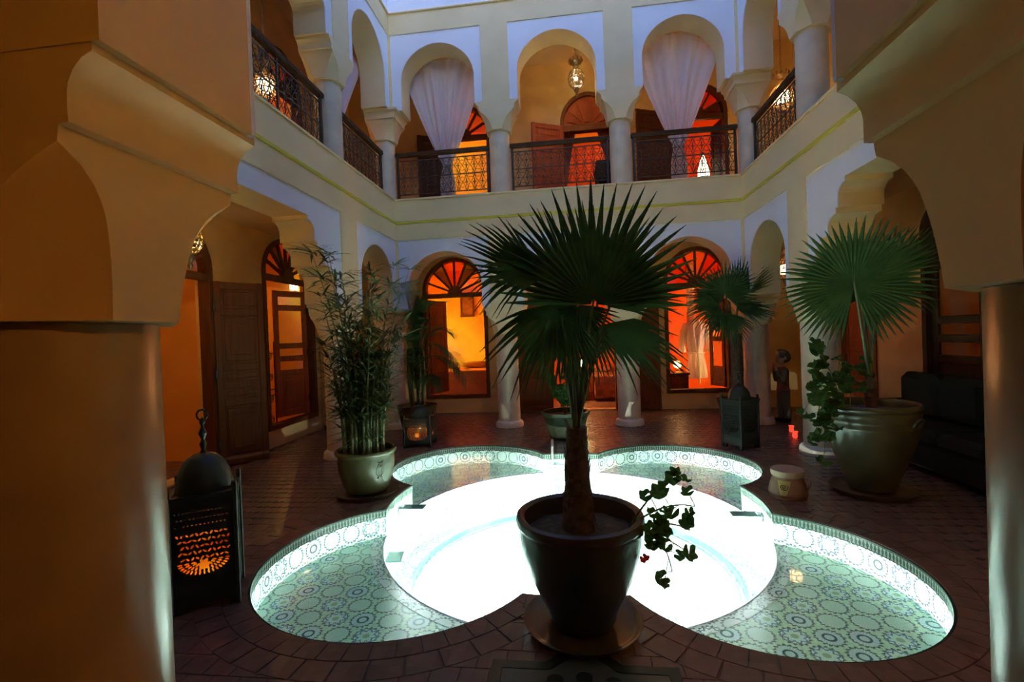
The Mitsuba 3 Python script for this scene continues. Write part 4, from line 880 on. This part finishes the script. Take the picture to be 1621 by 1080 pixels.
t = thing('plant_pot', 'dark pot of the rear fan palm, half hidden behind the right lantern', 'pot')
put('body', lathe([(0, 0.0), (0.20, 0.0), (0.26, 0.2), (0.31, 0.42), (0.33, 0.48), (0.30, 0.48), (0.28, 0.40)], 32, (*PX2, 0)), 'pot_dark', t, smooth=40); soil(t, *PX2, 0.42, 0.28, 4)
PL = (-2.60, 8.02)
t = thing('plant_pot', 'dark pot of the feathery rear palm, behind the small glowing lantern', 'pot')
put('body', lathe([(0, 0.0), (0.22, 0.0), (0.28, 0.2), (0.33, 0.46), (0.35, 0.52), (0.32, 0.52), (0.30, 0.44)], 32, (*PL, 0)), 'pot_dark', t, smooth=40); soil(t, *PL, 0.46, 0.30, 5)

# ---------------------------------------------------------------- fan palms
def nrm(v): v = np.asarray(v, float); return v/(np.linalg.norm(v)+1e-12)
def fan(hub, d, n, R, spread=150, nseg=40, droop=0.10, fold=0.010, split=0.52, seed=0, cup=0.10, short=0.25):
    """a palmate leaf: pleated segments joined to half their length, free pointed tips beyond."""
    rr = np.random.default_rng(seed); d = nrm(d); n = np.asarray(n, float); n = nrm(n-d*np.dot(n, d)); s = np.cross(n, d); hub = np.asarray(hub, float)
    da = math.radians(2*spread)/nseg; V, Fc = [], []
    tt = np.array([0.03, 0.25, split, 0.70, 0.86, 1.0])
    for i in range(nseg):
        a = -math.radians(spread)+(i+0.5)*da; L = R*(1-short*(abs(a)/math.radians(spread))**2)*(1+0.10*(rr.random()-0.5)); sp = split*(0.9+0.25*rr.random())
        ax = math.cos(a)*d+math.sin(a)*s; side = -math.sin(a)*d+math.cos(a)*s; wm = math.tan(da/2)*R*split*1.02
        drp = droop*(0.5+1.0*rr.random()); tw = 0.06*(rr.random()-0.5)
        for k, t in enumerate(tt):
            w = wm*t/split if t <= split else wm*max(0, (1-t)/(1-split))**0.75
            if k == len(tt)-1: w = 0.0008
            c = hub+ax*L*t+side*tw*L*max(0, t-split)+n*cup*R*t*t*(1 if t < split else 1)+np.array([0, 0, -drp*R*max(0, t-split*0.7)**2*2.2])
            V += [c-side*w, c+n*fold*R*4*min(1, t/split)*(1 if t <= split else (1-t)/(1-split)+0.1), c+side*w]
        o = i*len(tt)*3
        for k in range(len(tt)-1):
            p = o+k*3
            Fc += [(p, p+1, p+4), (p, p+4, p+3), (p+1, p+2, p+5), (p+1, p+5, p+4)]
    return trimesh.Trimesh(V, Fc, process=False)
def fan_palm(name, label, base, crown, leaves, R, mats, trunk_r=None, seed=0, boots=True, stalk=0.011, trunk_pts=None):
    t = thing(name, label, 'palm')
    base, crown = np.array(base, float), np.array(crown, float)
    if trunk_r:
        pts = np.linspace(base, crown, 14) if trunk_pts is None else np.array(trunk_pts)
        rad = np.interp(np.linspace(0, 1, len(pts)), [0, 0.15, 0.6, 1.0], trunk_r)
        tr = tube(pts, rad, 18); v = np.array(tr.vertices); tr.vertices = v+(meshkit.noise(v*35, 3)-0.5)[:, None]*np.array([0.02, 0.02, 0.01])
        tk = put('trunk', tr, 'trunk', t)
        rr = np.random.default_rng(seed)
        for i in range(40):
            q = rr.random()**0.9; c = base+(crown-base)*q; a = i*2.399; rd = np.interp(q, [0, 0.15, 0.6, 1.0], trunk_r); o = np.array([math.cos(a), math.sin(a), 0])
            sd = np.array([-math.sin(a), math.cos(a), 0]); h = 0.05+0.03*rr.random(); w = 0.022
            p = c+o*(rd-0.006)
            if boots: put('leaf_base', trimesh.Trimesh([p-sd*w, p+sd*w, p+o*0.012+sd*w*0.5+[0, 0, h], p+o*0.012-sd*w*0.5+[0, 0, h], p-sd*w-o*0.012, p+sd*w-o*0.012], [(0, 1, 2), (0, 2, 3), (1, 5, 2), (4, 0, 3)], process=False), 'trunk', tk)
    for i, L in enumerate(leaves):
        hub, d, n = L[0], L[1], L[2]; o = L[3] if len(L) > 3 else {}
        r = o.pop('R', R); m = o.pop('m', mats); c0 = crown+np.array(o.pop('c0', (0, 0, 0)))
        lf = put('fan_leaf', fan(hub, d, n, r, seed=seed*50+i, **o), m, t, smooth=False)
        hub = np.array(hub); mid = (c0+hub)/2+np.array([0, 0, 0.10*np.linalg.norm(hub-c0)])+0.0*nrm(d)
        put('petiole', tube(bez(c0-[0, 0, 0.04], mid, hub+nrm(d)*0.03, 12), np.linspace(stalk*1.3, stalk*0.6, 12), 7), 'stalk', lf, smooth=True)
    return t
fan_palm('fan_palm', 'tall dark fan palm in the middle foreground pot, its fans standing against the courtyard', (0.10, 2.72, 0.50), (0.105, 2.72, 1.12), [
    (px(940, 482, 2.62), (0.05, 0.05, 1), (0.1, -1, 0.1), dict(R=0.69, spread=92, nseg=30, droop=0.03, cup=0.05, short=0.28)),
    (px(948, 470, 2.92), (0.30, 0.1, 1), (0.3, -1, 0), dict(R=0.60, spread=60, nseg=20, droop=0.05)),
    (px(868, 455, 2.72), (-0.80, -0.05, 0.60), (-0.35, -0.9, -0.45), dict(R=0.62, spread=30, nseg=15, droop=0.10, cup=-0.04)),
    (px(868, 438, 2.60), (-0.90, -0.15, 0.10), (-0.1, -0.6, 0.75), dict(R=0.44, spread=46, nseg=18, droop=0.45)),
    (px(880, 480, 2.48), (-0.55, -0.3, -0.80), (-0.1, -0.85, 0.4), dict(R=0.47, spread=48, nseg=18, droop=0.22)),
    (px(905, 460, 2.82), (-0.48, 0.15, 1), (-0.4, -1, 0), dict(R=0.55, spread=34, nseg=14, droop=0.06)),
    (px(958, 485, 2.70), (1.0, 0.05, 0.30), (0.1, -0.6, 0.75), dict(R=0.44, spread=46, nseg=18, droop=0.18, m='palm_leaf_bright')),
    (px(952, 515, 2.55), (0.80, -0.1, -0.38), (0.2, -0.7, 0.7), dict(R=0.44, spread=46, nseg=18, droop=0.24, m='palm_leaf_bright')),
    (px(938, 515, 2.85), (0.30, 0.3, -0.85), (0.1, -0.9, 0.4), dict(R=0.33, spread=50, nseg=16, droop=0.15)),
    (px(895, 500, 2.95), (-0.6, 0.4, -0.4), (-0.3, -0.6, 0.7), dict(R=0.42, spread=50, nseg=18, droop=0.2)),
    (px(903, 500, 2.46), (-0.12, -0.3, -1), (0, -0.9, 0.3), dict(R=0.38, spread=46, nseg=16, droop=0.08)),
    (px(915, 482, 2.78), (-0.1, -0.1, -1), (0.0, -1, 0.1), dict(R=0.30, spread=85, nseg=26, droop=0.05)),
    ], 0.6, 'palm_leaf', (0.115, 0.09, 0.068, 0.055), seed=1)
RC = (PR[0]-0.02, PR[1]-0.05, 1.12)
fan_palm('fan_palm', 'fan palm with one big open round leaf above the large brown pot on the right', (PR[0], PR[1]-0.03, 0.80), RC, [
    (px(1352, 452, 4.78), (-0.15, -0.25, 1), (-0.25, -1, 0.10), dict(R=0.66, spread=168, nseg=58, droop=0.08, split=0.62, cup=0.06, m='palm_leaf_bright', short=0.2)),
    (px(1395, 445, 5.1), (0.55, 0.3, 0.9), (-0.9, -0.5, 0.2), dict(R=0.68, spread=70, nseg=26, droop=0.08)),
    (px(1385, 470, 5.25), (0.75, 0.5, 0.35), (-0.4, -0.6, 0.8), dict(R=0.55, spread=80, nseg=26, droop=0.3)),
    (px(1368, 470, 5.2), (-0.5, 0.5, 0.6), (0.3, -1, 0.2), dict(R=0.55, spread=85, nseg=28, droop=0.2)),
    ], 0.62, 'palm_leaf', (0.055, 0.05, 0.045, 0.04), seed=2, stalk=0.016)
XC = (2.80, 8.30, 1.55)
fan_palm('fan_palm', 'dark fan palm on a slim trunk in front of the window with the bathrobe', (2.80, 8.30, 0.42), XC, [
    (px(1148, 468, 8.15), (-0.1, -0.2, 1), (-0.05, -1, 0.1), dict(R=0.60, spread=140, nseg=40, droop=0.08)),
    (px(1168, 470, 8.3), (0.55, 0.1, 1), (-0.3, -1, 0), dict(R=0.74, spread=45, nseg=20, droop=0.05)),
    (px(1165, 488, 8.1), (1, -0.2, -0.1), (0.1, -0.6, 0.8), dict(R=0.58, spread=60, nseg=22, droop=0.2)),
    (px(1140, 485, 8.0), (-0.9, -0.2, -0.25), (-0.1, -0.9, 0.5), dict(R=0.58, spread=75, nseg=26, droop=0.25)),
    (px(1150, 495, 8.1), (-0.1, -0.3, -1), (0, -1, 0.2), dict(R=0.55, spread=75, nseg=24, droop=0.1)),
    (px(1140, 470, 8.4), (-0.8, 0.3, 0.7), (-0.2, -1, 0.1), dict(R=0.60, spread=60, nseg=22, droop=0.1)),
    ], 0.6, 'palm_leaf', (0.11, 0.10, 0.09, 0.09), seed=3, stalk=0.018)
# ---------------------------------------------------------------- feathery palm
def blade(L, w, bend=0.25, n=4):
    t = np.linspace(0, 1, n+1); ww = w*np.sin(np.clip(t*0.85+0.15, 0, 1)*PI)**0.7*(1-t**6); V = []
    for q, b in zip(t, ww): z = -bend*L*q*q; V += [(L*q, -b, z), (L*q, b, z)]
    F = []
    for k in range(n): p = 2*k; F += [(p, p+2, p+3), (p, p+3, p+1)]
    return np.array(V), np.array(F)
def oriented(V, o, d, up, s=1.0):
    d = nrm(d); y = nrm(np.cross(up, d)); z = np.cross(d, y); return np.asarray(o)+s*(V[:, 0:1]*d+V[:, 1:2]*y+V[:, 2:3]*z)
def frond(o, d, L, arch, n=28, w=0.0075, ll=0.36):
    d = nrm(d); t = np.linspace(0, 1, 16); P = np.array([np.asarray(o)+d*L*q+np.array([0, 0, -arch*L*q*q]) for q in t]); ms = [tube(P, np.linspace(0.010, 0.003, 16), 5)]
    V, F = blade(1.0, w/ll, 0.25); VV, FF = [], []; off = 0
    for i in range(n):
        q = 0.2+0.8*(i+0.5)/n; k = min(14, int(q*15)); tang = nrm(P[k+1]-P[k]); c = P[k]+(P[k+1]-P[k])*(q*15-k)
        sd = nrm(np.cross(tang, [0, 0, 1]))
        for s in (-1, 1):
            dd = sd*s*0.8+tang*0.75+np.array([0, 0, 0.12]); l = ll*(0.55+0.6*math.sin(q*PI*0.85))
            VV.append(oriented(V, c, dd, [0, 0, 1], l)); FF.append(F+off); off += len(V)
    ms.append(trimesh.Trimesh(np.vstack(VV), np.vstack(FF), process=False)); return cat(ms)
t = thing('feather_palm', 'dark feathery leaved palm in front of the left bedroom window', 'palm')
rr = np.random.default_rng(11)
for i in range(7):
    a = i*0.9; put('stem', tube([(PL[0]+0.1*math.cos(a), PL[1]+0.1*math.sin(a), 0.45), (PL[0]+0.14*math.cos(a), PL[1]+0.14*math.sin(a), 1.0), (PL[0]+0.12*math.cos(a), PL[1]+0.12*math.sin(a), 1.5)], 0.018, 7), 'stalk', t, smooth=True)
FR = [((0.05, -0.2, 1.3), (0.75, -0.25, 1.0), 1.45, 0.85), ((0, -0.1, 1.4), (0.35, -0.3, 1.1), 1.5, 0.55), ((0, 0, 1.4), (-0.05, -0.5, 1.1), 1.3, 0.6), ((0, 0, 1.3), (0.25, -0.2, 1.2), 1.3, 0.4),
      ((0.05, 0, 1.2), (0.85, -0.35, 0.75), 1.3, 0.8), ((0, -0.1, 1.1), (0.15, -0.55, 0.9), 1.1, 0.7), ((-0.05, 0, 1.2), (-0.25, -0.8, 0.8), 1.0, 0.8), ((0, 0, 1.5), (0.1, 0.1, 1.3), 1.2, 0.3),
      ((0.1, -0.1, 0.9), (0.6, -0.4, 0.7), 0.9, 0.7), ((0, -0.1, 0.8), (0.3, -0.5, 0.8), 0.8, 0.6), ((0, 0, 0.9), (-0.2, -0.6, 0.9), 0.9, 0.7), ((0.05, 0, 1.4), (0.5, 0.2, 1.1), 1.2, 0.6), ((0, -0.05, 1.0), (-0.1, -0.3, 1.2), 1.1, 0.4), ((0, -0.05, 1.0), (0.2, -0.2, 1.2), 1.2, 0.4)]
FR = [f for f in FR if f[1][0] > 0.05]
FR += [((0.02*math.cos(k), 0.05*math.sin(k), 0.55+0.1*k), (0.28*math.cos(k*1.9)+0.22, -0.35-0.25*abs(math.sin(k*1.9)), 1.2), 1.0+0.06*k, 0.45) for k in range(13)]
for o, d, L, ar in FR: put('frond', frond(np.array([PL[0], PL[1], 0])+o, d, L, ar), 'palm_leaf', t)

# ---------------------------------------------------------------- bamboo in the olive pot
t = thing('potted_bamboo', 'dense bamboo with thin pointed leaves and bare lower canes, left of the pool', 'bamboo')
rr = np.random.default_rng(5); V0, F0 = blade(1.0, 0.050, 0.22, 4); BL = mikit.ply(trimesh.Trimesh(V0, F0, process=False), M['papyrus_leaf'])
spots = []; culms = []
for i in range(46):
    a, q = rr.random()*2*PI, math.sqrt(rr.random())*0.235; x, y = PB[0]+q*math.cos(a), PB[1]+q*math.sin(a)
    H = 1.2+0.98*rr.random() if i > 16 else 0.75+0.5*rr.random(); lean = np.array([math.cos(a), math.sin(a), 0])*(0.02+0.15*rr.random()+0.10*(H > 1.7))+np.array([0.03*rr.normal(), 0.03*rr.normal(), 0])
    P = [np.array([x, y, 0.44])+lean*s*s*H*1.1+np.array([0, 0, H*s]) for s in np.linspace(0, 1, 9)]
    r = 0.015+0.008*rr.random(); cu = put('cane', tube(P, np.interp(np.linspace(0, 1, 9), [0, 0.35, 0.6, 1], [r, r*0.7, 0.005, 0.002]), 6), 'culm', t, smooth=True)
    for s in np.linspace(0.22, 1.0, 15 if H > 1 else 9):
        c = P[min(8, int(s*8))]
        for _ in range(rr.integers(4, 10) if s > 0.35 else rr.integers(2, 5)):
            b = rr.random()*2*PI; d = np.array([math.cos(b), math.sin(b), 0.25+0.9*rr.random()-0.35]); off = nrm(d)*0.05*rr.random()+rr.normal(size=3)*0.02
            spots.append((c+off, nrm(d), 0.12+0.13*rr.random()+0.03*s))
    if H > 1.5:
        for _ in range(8):
            b = rr.random()*2*PI; d = np.array([math.cos(b), math.sin(b), 0.15+0.5*rr.random()]); spots.append((P[-1], nrm(d), 0.16+0.12*rr.random()))
order = np.argsort([-(s[2]-0.06*s[0][1]) for s in spots]); VV, FF, off = [], [], 0
for rank, i in enumerate(order):
    c, d, L = spots[i]
    if rank < 300:
        y_ = nrm(np.cross([0, 0, 1], d)); z_ = np.cross(d, y_); mt = np.eye(4); mt[:3, 0], mt[:3, 1], mt[:3, 2], mt[:3, 3] = d*L, y_*L, z_*L, c
        put('leaf', None, None, t, shape=BL, world=T(mt.tolist()))
    else: VV.append(oriented(V0, c, d, [0, 0, 1], L)); FF.append(F0+off); off += len(V0)
k = put('foliage', trimesh.Trimesh(np.vstack(VV), np.vstack(FF), process=False), 'papyrus_leaf', t); lab(k, None, None, None, 'stuff')
# ---------------------------------------------------------------- trailing geraniums and ivy
def lobed(seed, s=0.05):
    rr = np.random.default_rng(seed); n = 30; a = np.linspace(-PI*0.93, PI*0.93, n); r = s*(0.90+0.10*np.cos(a*5)+0.03*rr.normal(size=n)*0.5); r = r*(1-0.15*np.cos(a))
    P = np.column_stack([r*np.cos(a)*1.0, r*np.sin(a), 0.18*s*np.cos(a*5)]); V = np.vstack([[(0, 0, -0.012)], P]); F = [(0, i, i+1) for i in range(1, n)]
    return V, np.array(F)
def trailing(t, stems, seed, leafsize=0.05, per=7, m='ivy_leaf'):
    rr = np.random.default_rng(seed); k = 0
    for P in stems:
        c = np.vstack([bez(P[0], P[1], P[2], 14)]); st = put('stem', tube(c, np.linspace(0.006, 0.0025, 14), 5), 'stalk', t, smooth=True)
        for i in range(per):
            q = c[int(3.5+10*(i+0.9)/per)]; b = rr.random()*2*PI; o = np.array([math.cos(b)*0.065, math.sin(b)*0.04-0.02, 0.050*rr.normal()]); e = q+o
            put('leaf_stalk', tube(bez(q, (q+e)/2+[0, 0, 0.02], e, 5), 0.002, 4), 'stalk', st)
            V, F = lobed(seed*97+k, leafsize*(0.7+0.6*rr.random())); k += 1
            d = nrm(np.array([o[0], o[1], -0.02])+rr.normal(size=3)*0.02); up = nrm(np.array([0.2*rr.normal(), -0.75, 0.55])+rr.normal(size=3)*0.3)
            up = nrm(up-d*np.dot(up, d)); put('leaf', trimesh.Trimesh(oriented(V, e, d, up), F, process=False), m, t)
g = thing('trailing_geranium', 'lobed leaf geranium spilling over the right side of the front pot against the bright water', 'plant')
g0 = np.array([PF[0]+0.27, PF[1]-0.06, 0.58])
trailing(g, [(g0, px(1040, 760, 2.62), px(1082, 752, 2.6)), (g0, px(1050, 790, 2.6), px(1100, 802, 2.58)), (g0, px(1060, 820, 2.6), px(1092, 840, 2.56)), (g0, px(1050, 830, 2.58), px(1064, 905, 2.56)), (g0, px(1040, 840, 2.58), px(1085, 872, 2.56))], 3, 0.040, 6)
for i, (x, y) in enumerate(((1018, 886), (1023, 882))):
    fl_ = cat([ball(px(x+3*math.cos(k), y+3*math.sin(k*1.7), 2.58), 0.009, 1) for k in range(6)]); put('flower', fl_, 'flower', g, smooth=True)
iv = thing('trailing_ivy', 'ivy trailing down the left side of the big brown pot over the pale column', 'plant')
i0 = np.array([PR[0]-0.30, PR[1]-0.1, 0.86])
trailing(iv, [(i0, px(1310, 560, 4.85), px(1284, 548, 4.8)), (i0, px(1290, 600, 4.8), px(1292, 700, 4.72)), (i0, px(1300, 620, 4.78), px(1306, 715, 4.7)), (i0, px(1300, 600, 4.75), px(1280, 640, 4.7)), (i0, px(1320, 590, 4.9), px(1332, 562, 4.85)), (i0, px(1300, 590, 4.8), px(1287, 600, 4.8)), (i0+[0.1, 0.05, 0], px(1345, 600, 5.0), px(1365, 585, 5.0)), (i0, px(1296, 640, 4.8), px(1300, 680, 4.75))], 9, 0.06, 8)
pl = thing('small_shrub', 'small bushy plant in the greenish planter behind the palm trunk', 'plant')
rr = np.random.default_rng(21); st = []
for i in range(9):
    a = i*0.7; st.append((np.array([PM[0], PM[1], 0.36]), np.array([PM[0]+0.12*math.cos(a), PM[1]+0.12*math.sin(a), 0.75]), np.array([PM[0]+0.26*math.cos(a), PM[1]+0.26*math.sin(a), 0.75+0.35*rr.random()])))
trailing(pl, st, 15, 0.07, 7)
# ---------------------------------------------------------------- drum shaped clay pot
DR = (2.125, 4.90)
t = thing('clay_drum', 'squat painted clay drum with a handle, on the floor right of the pool', 'drum')
put('body', lathe([(0, 0.0), (0.155, 0.0), (0.168, 0.02), (0.172, 0.06), (0.150, 0.14), (0.128, 0.20), (0.130, 0.235)], 36, (*DR, 0)), 'terra', t, smooth=40)
put('skin', lathe([(0.128, 0.20), (0.142, 0.21), (0.147, 0.235), (0.145, 0.262), (0.13, 0.272), (0, 0.274)], 36, (*DR, 0)), 'drum_skin', t, smooth=35)
a = math.radians(-125)
def onbody(u, z): r = np.interp(z, [0.02, 0.06, 0.14, 0.20], [0.168, 0.172, 0.150, 0.130])+0.003; return (DR[0]+r*math.cos(a+u), DR[1]+r*math.sin(a+u), z)
V = [onbody(u, 0.05+0.13*v) for v in np.linspace(0, 1, 5) for u in np.linspace(-0.42*(0.35+0.65*v), 0.42*(0.35+0.65*v), 7)]
i, j = np.meshgrid(np.arange(4), np.arange(6), indexing='ij'); f = np.stack([i*7+j, i*7+j+1, (i+1)*7+j+1, (i+1)*7+j], -1).reshape(-1, 4)
put('painted_patch', trimesh.Trimesh(V, np.vstack([f[:, [0, 1, 2]], f[:, [0, 2, 3]]]), process=False), 'drum_yellow', t)
b = np.linspace(0, 4.3*PI, 40); put('spiral', tube([np.array(onbody(0.022*q/1.2*math.cos(q), 0.125+0.0022*q*math.sin(q)))+0.002*np.array([math.cos(a), math.sin(a), 0]) for q in b], 0.003, 5), 'wood_dark', t)
a = math.radians(-40); put('handle', tube([(DR[0]+r_*math.cos(a), DR[1]+r_*math.sin(a), z) for r_, z in ((0.13, 0.20), (0.175, 0.205), (0.195, 0.17), (0.18, 0.12), (0.155, 0.10))], 0.013, 8), 'terra', t, smooth=True)

# ---------------------------------------------------------------- child standing in the right rear corner, in profile, hands to the mouth
def child(x, y, s, ang):
    t = thing('person', 'small dark haired child standing by the right corner column, hands raised to the mouth', 'person')
    mt = place((x, y, 0), ang) @ np.diag([s, s, s, 1.0])
    def fin(man, n=0.012, it=8):
        m = tri(man.refine_to_length(n)) if n else tri(man); trimesh.smoothing.filter_taubin(m, 0.5, 0.53, it); m.apply_transform(mt); return m
    def chain(*js): 
        out = m3.Manifold()
        for p, q in zip(js[:-1], js[1:]): out = out+hull(p, q)
        return out
    J = {}
    body = chain(((0, 0, 0.50), 0.075), ((0.0, 0, 0.64), 0.073), ((-0.005, 0, 0.78), 0.078), ((0, 0, 0.845), 0.05))
    body = body+hull(((0, -0.085, 0.82), 0.040), ((0, 0.085, 0.82), 0.040), ((0, 0, 0.70), 0.07))+hull(((0, -0.045, 0.50), 0.072), ((0, 0.045, 0.50), 0.072))
    body = body+chain(((0, 0, 0.83), 0.038), ((0.012, 0, 0.93), 0.034))
    head = hull(((0.0, 0, 1.03), 0.092), ((-0.015, 0, 1.055), 0.092), ((0.045, 0, 0.965), 0.045))
    head = head+hull(((0.088, 0, 1.02), 0.010), ((0.104, 0, 0.995), 0.012), ((0.085, 0, 0.992), 0.014))+hull(((0.082, 0, 0.963), 0.014), ((0.078, 0, 0.953), 0.014))
    for sy in (-1, 1): head = head+hull(((-0.005, sy*0.09, 1.035), 0.018), ((-0.01, sy*0.096, 1.005), 0.013))
    body = body+head
    for sy, ph in ((-1, 0.03), (1, -0.03)):
        body = body+chain(((0, sy*0.05, 0.48), 0.066), ((ph*0.8, sy*0.052, 0.27), 0.044), ((ph-0.01, sy*0.055, 0.06), 0.030))
        body = body+hull(((ph-0.015, sy*0.055, 0.030), 0.028), ((ph+0.09, sy*0.06, 0.022), 0.020))
        sh, el, wr = (0, sy*0.105, 0.81), (0.05, sy*0.125, 0.665), (0.115, sy*0.05, 0.845)
        body = body+chain((sh, 0.036), (el, 0.028), (wr, 0.020))
        pm = (0.130, sy*0.032, 0.885); body = body+hull((wr, 0.018), (pm, 0.017))
        for k in range(4):
            q = 0.010*(k-1.5); body = body+chain(((0.132+q*0.3, sy*0.030, 0.888+q), 0.0075), ((0.140, sy*0.012, 0.915+q*0.7), 0.007), ((0.128, -sy*0.002, 0.928+q*0.6), 0.0065))
        body = body+chain(((0.122, sy*0.036, 0.880), 0.008), ((0.112, sy*0.022, 0.915), 0.007))
    put('body', fin(body, 0.010), 'skin', t, smooth=True)
    hair = hull(((-0.012, 0, 1.05), 0.104), ((-0.03, 0, 1.03), 0.098), ((0.03, 0, 1.08), 0.078))-m3.Manifold.cube((0.3, 0.4, 0.4)).translate((0.065, -0.2, 0.75))-m3.Manifold.cube((0.4, 0.5, 0.4)).translate((0.0, -0.25, 0.62))
    hair = hair-hull(((0.10, 0, 1.0), 0.058), ((0.11, 0, 0.93), 0.07))
    put('hair', fin(hair, 0.012, 4), 'hair', t, smooth=True)
    for sy in (-1, 1): m = ball((0.081, sy*0.034, 1.028), 0.0095, 2); m.apply_transform(mt); put('eye', m, 'hair', t, smooth=True)
    shirt = chain(((0, 0, 0.485), 0.090), ((0, 0, 0.64), 0.086), ((-0.005, 0, 0.79), 0.086), ((0, 0, 0.83), 0.060))+hull(((0, -0.088, 0.818), 0.049), ((0, 0.088, 0.818), 0.049), ((0, 0, 0.70), 0.082))
    shirt = shirt+hull(((0, -0.045, 0.50), 0.082), ((0, 0.045, 0.50), 0.082))
    shirt = shirt-m3.Manifold.cube((1, 1, 0.4)).translate((-0.5, -0.5, 0.03))-hull(((0.01, 0, 0.90), 0.045), ((0.01, 0, 1.0), 0.06))
    put('shirt', fin(shirt), 'shirt', t, smooth=True)
    sl = m3.Manifold()
    for sy in (-1, 1): sl = sl+chain(((0, sy*0.105, 0.81), 0.045), ((0.05, sy*0.125, 0.665), 0.038), ((0.100, sy*0.067, 0.80), 0.031))
    put('sleeves', fin(sl), 'sleeve', t, smooth=True)
    tr = hull(((0, -0.045, 0.49), 0.078), ((0, 0.045, 0.49), 0.078))
    for sy, ph in ((-1, 0.03), (1, -0.03)): tr = tr+chain(((0, sy*0.05, 0.48), 0.076), ((ph*0.8, sy*0.052, 0.27), 0.056), ((ph-0.01, sy*0.055, 0.085), 0.050))
    put('trousers', fin(tr-m3.Manifold.cube((1, 1, 0.1)).translate((-0.5, -0.5, -0.04))), 'trousers', t, smooth=True)
    for sy, ph in ((-1, 0.03), (1, -0.03)):
        put('shoe', fin(hull(((ph-0.02, sy*0.055, 0.034), 0.034), ((ph+0.095, sy*0.06, 0.026), 0.026))-m3.Manifold.cube((1, 1, 0.2)).translate((-0.5, -0.5, -0.2)), 0.012, 2), 'black_cloth', t, smooth=True)
child(3.69, 8.74, 1.25/1.155, math.radians(180))
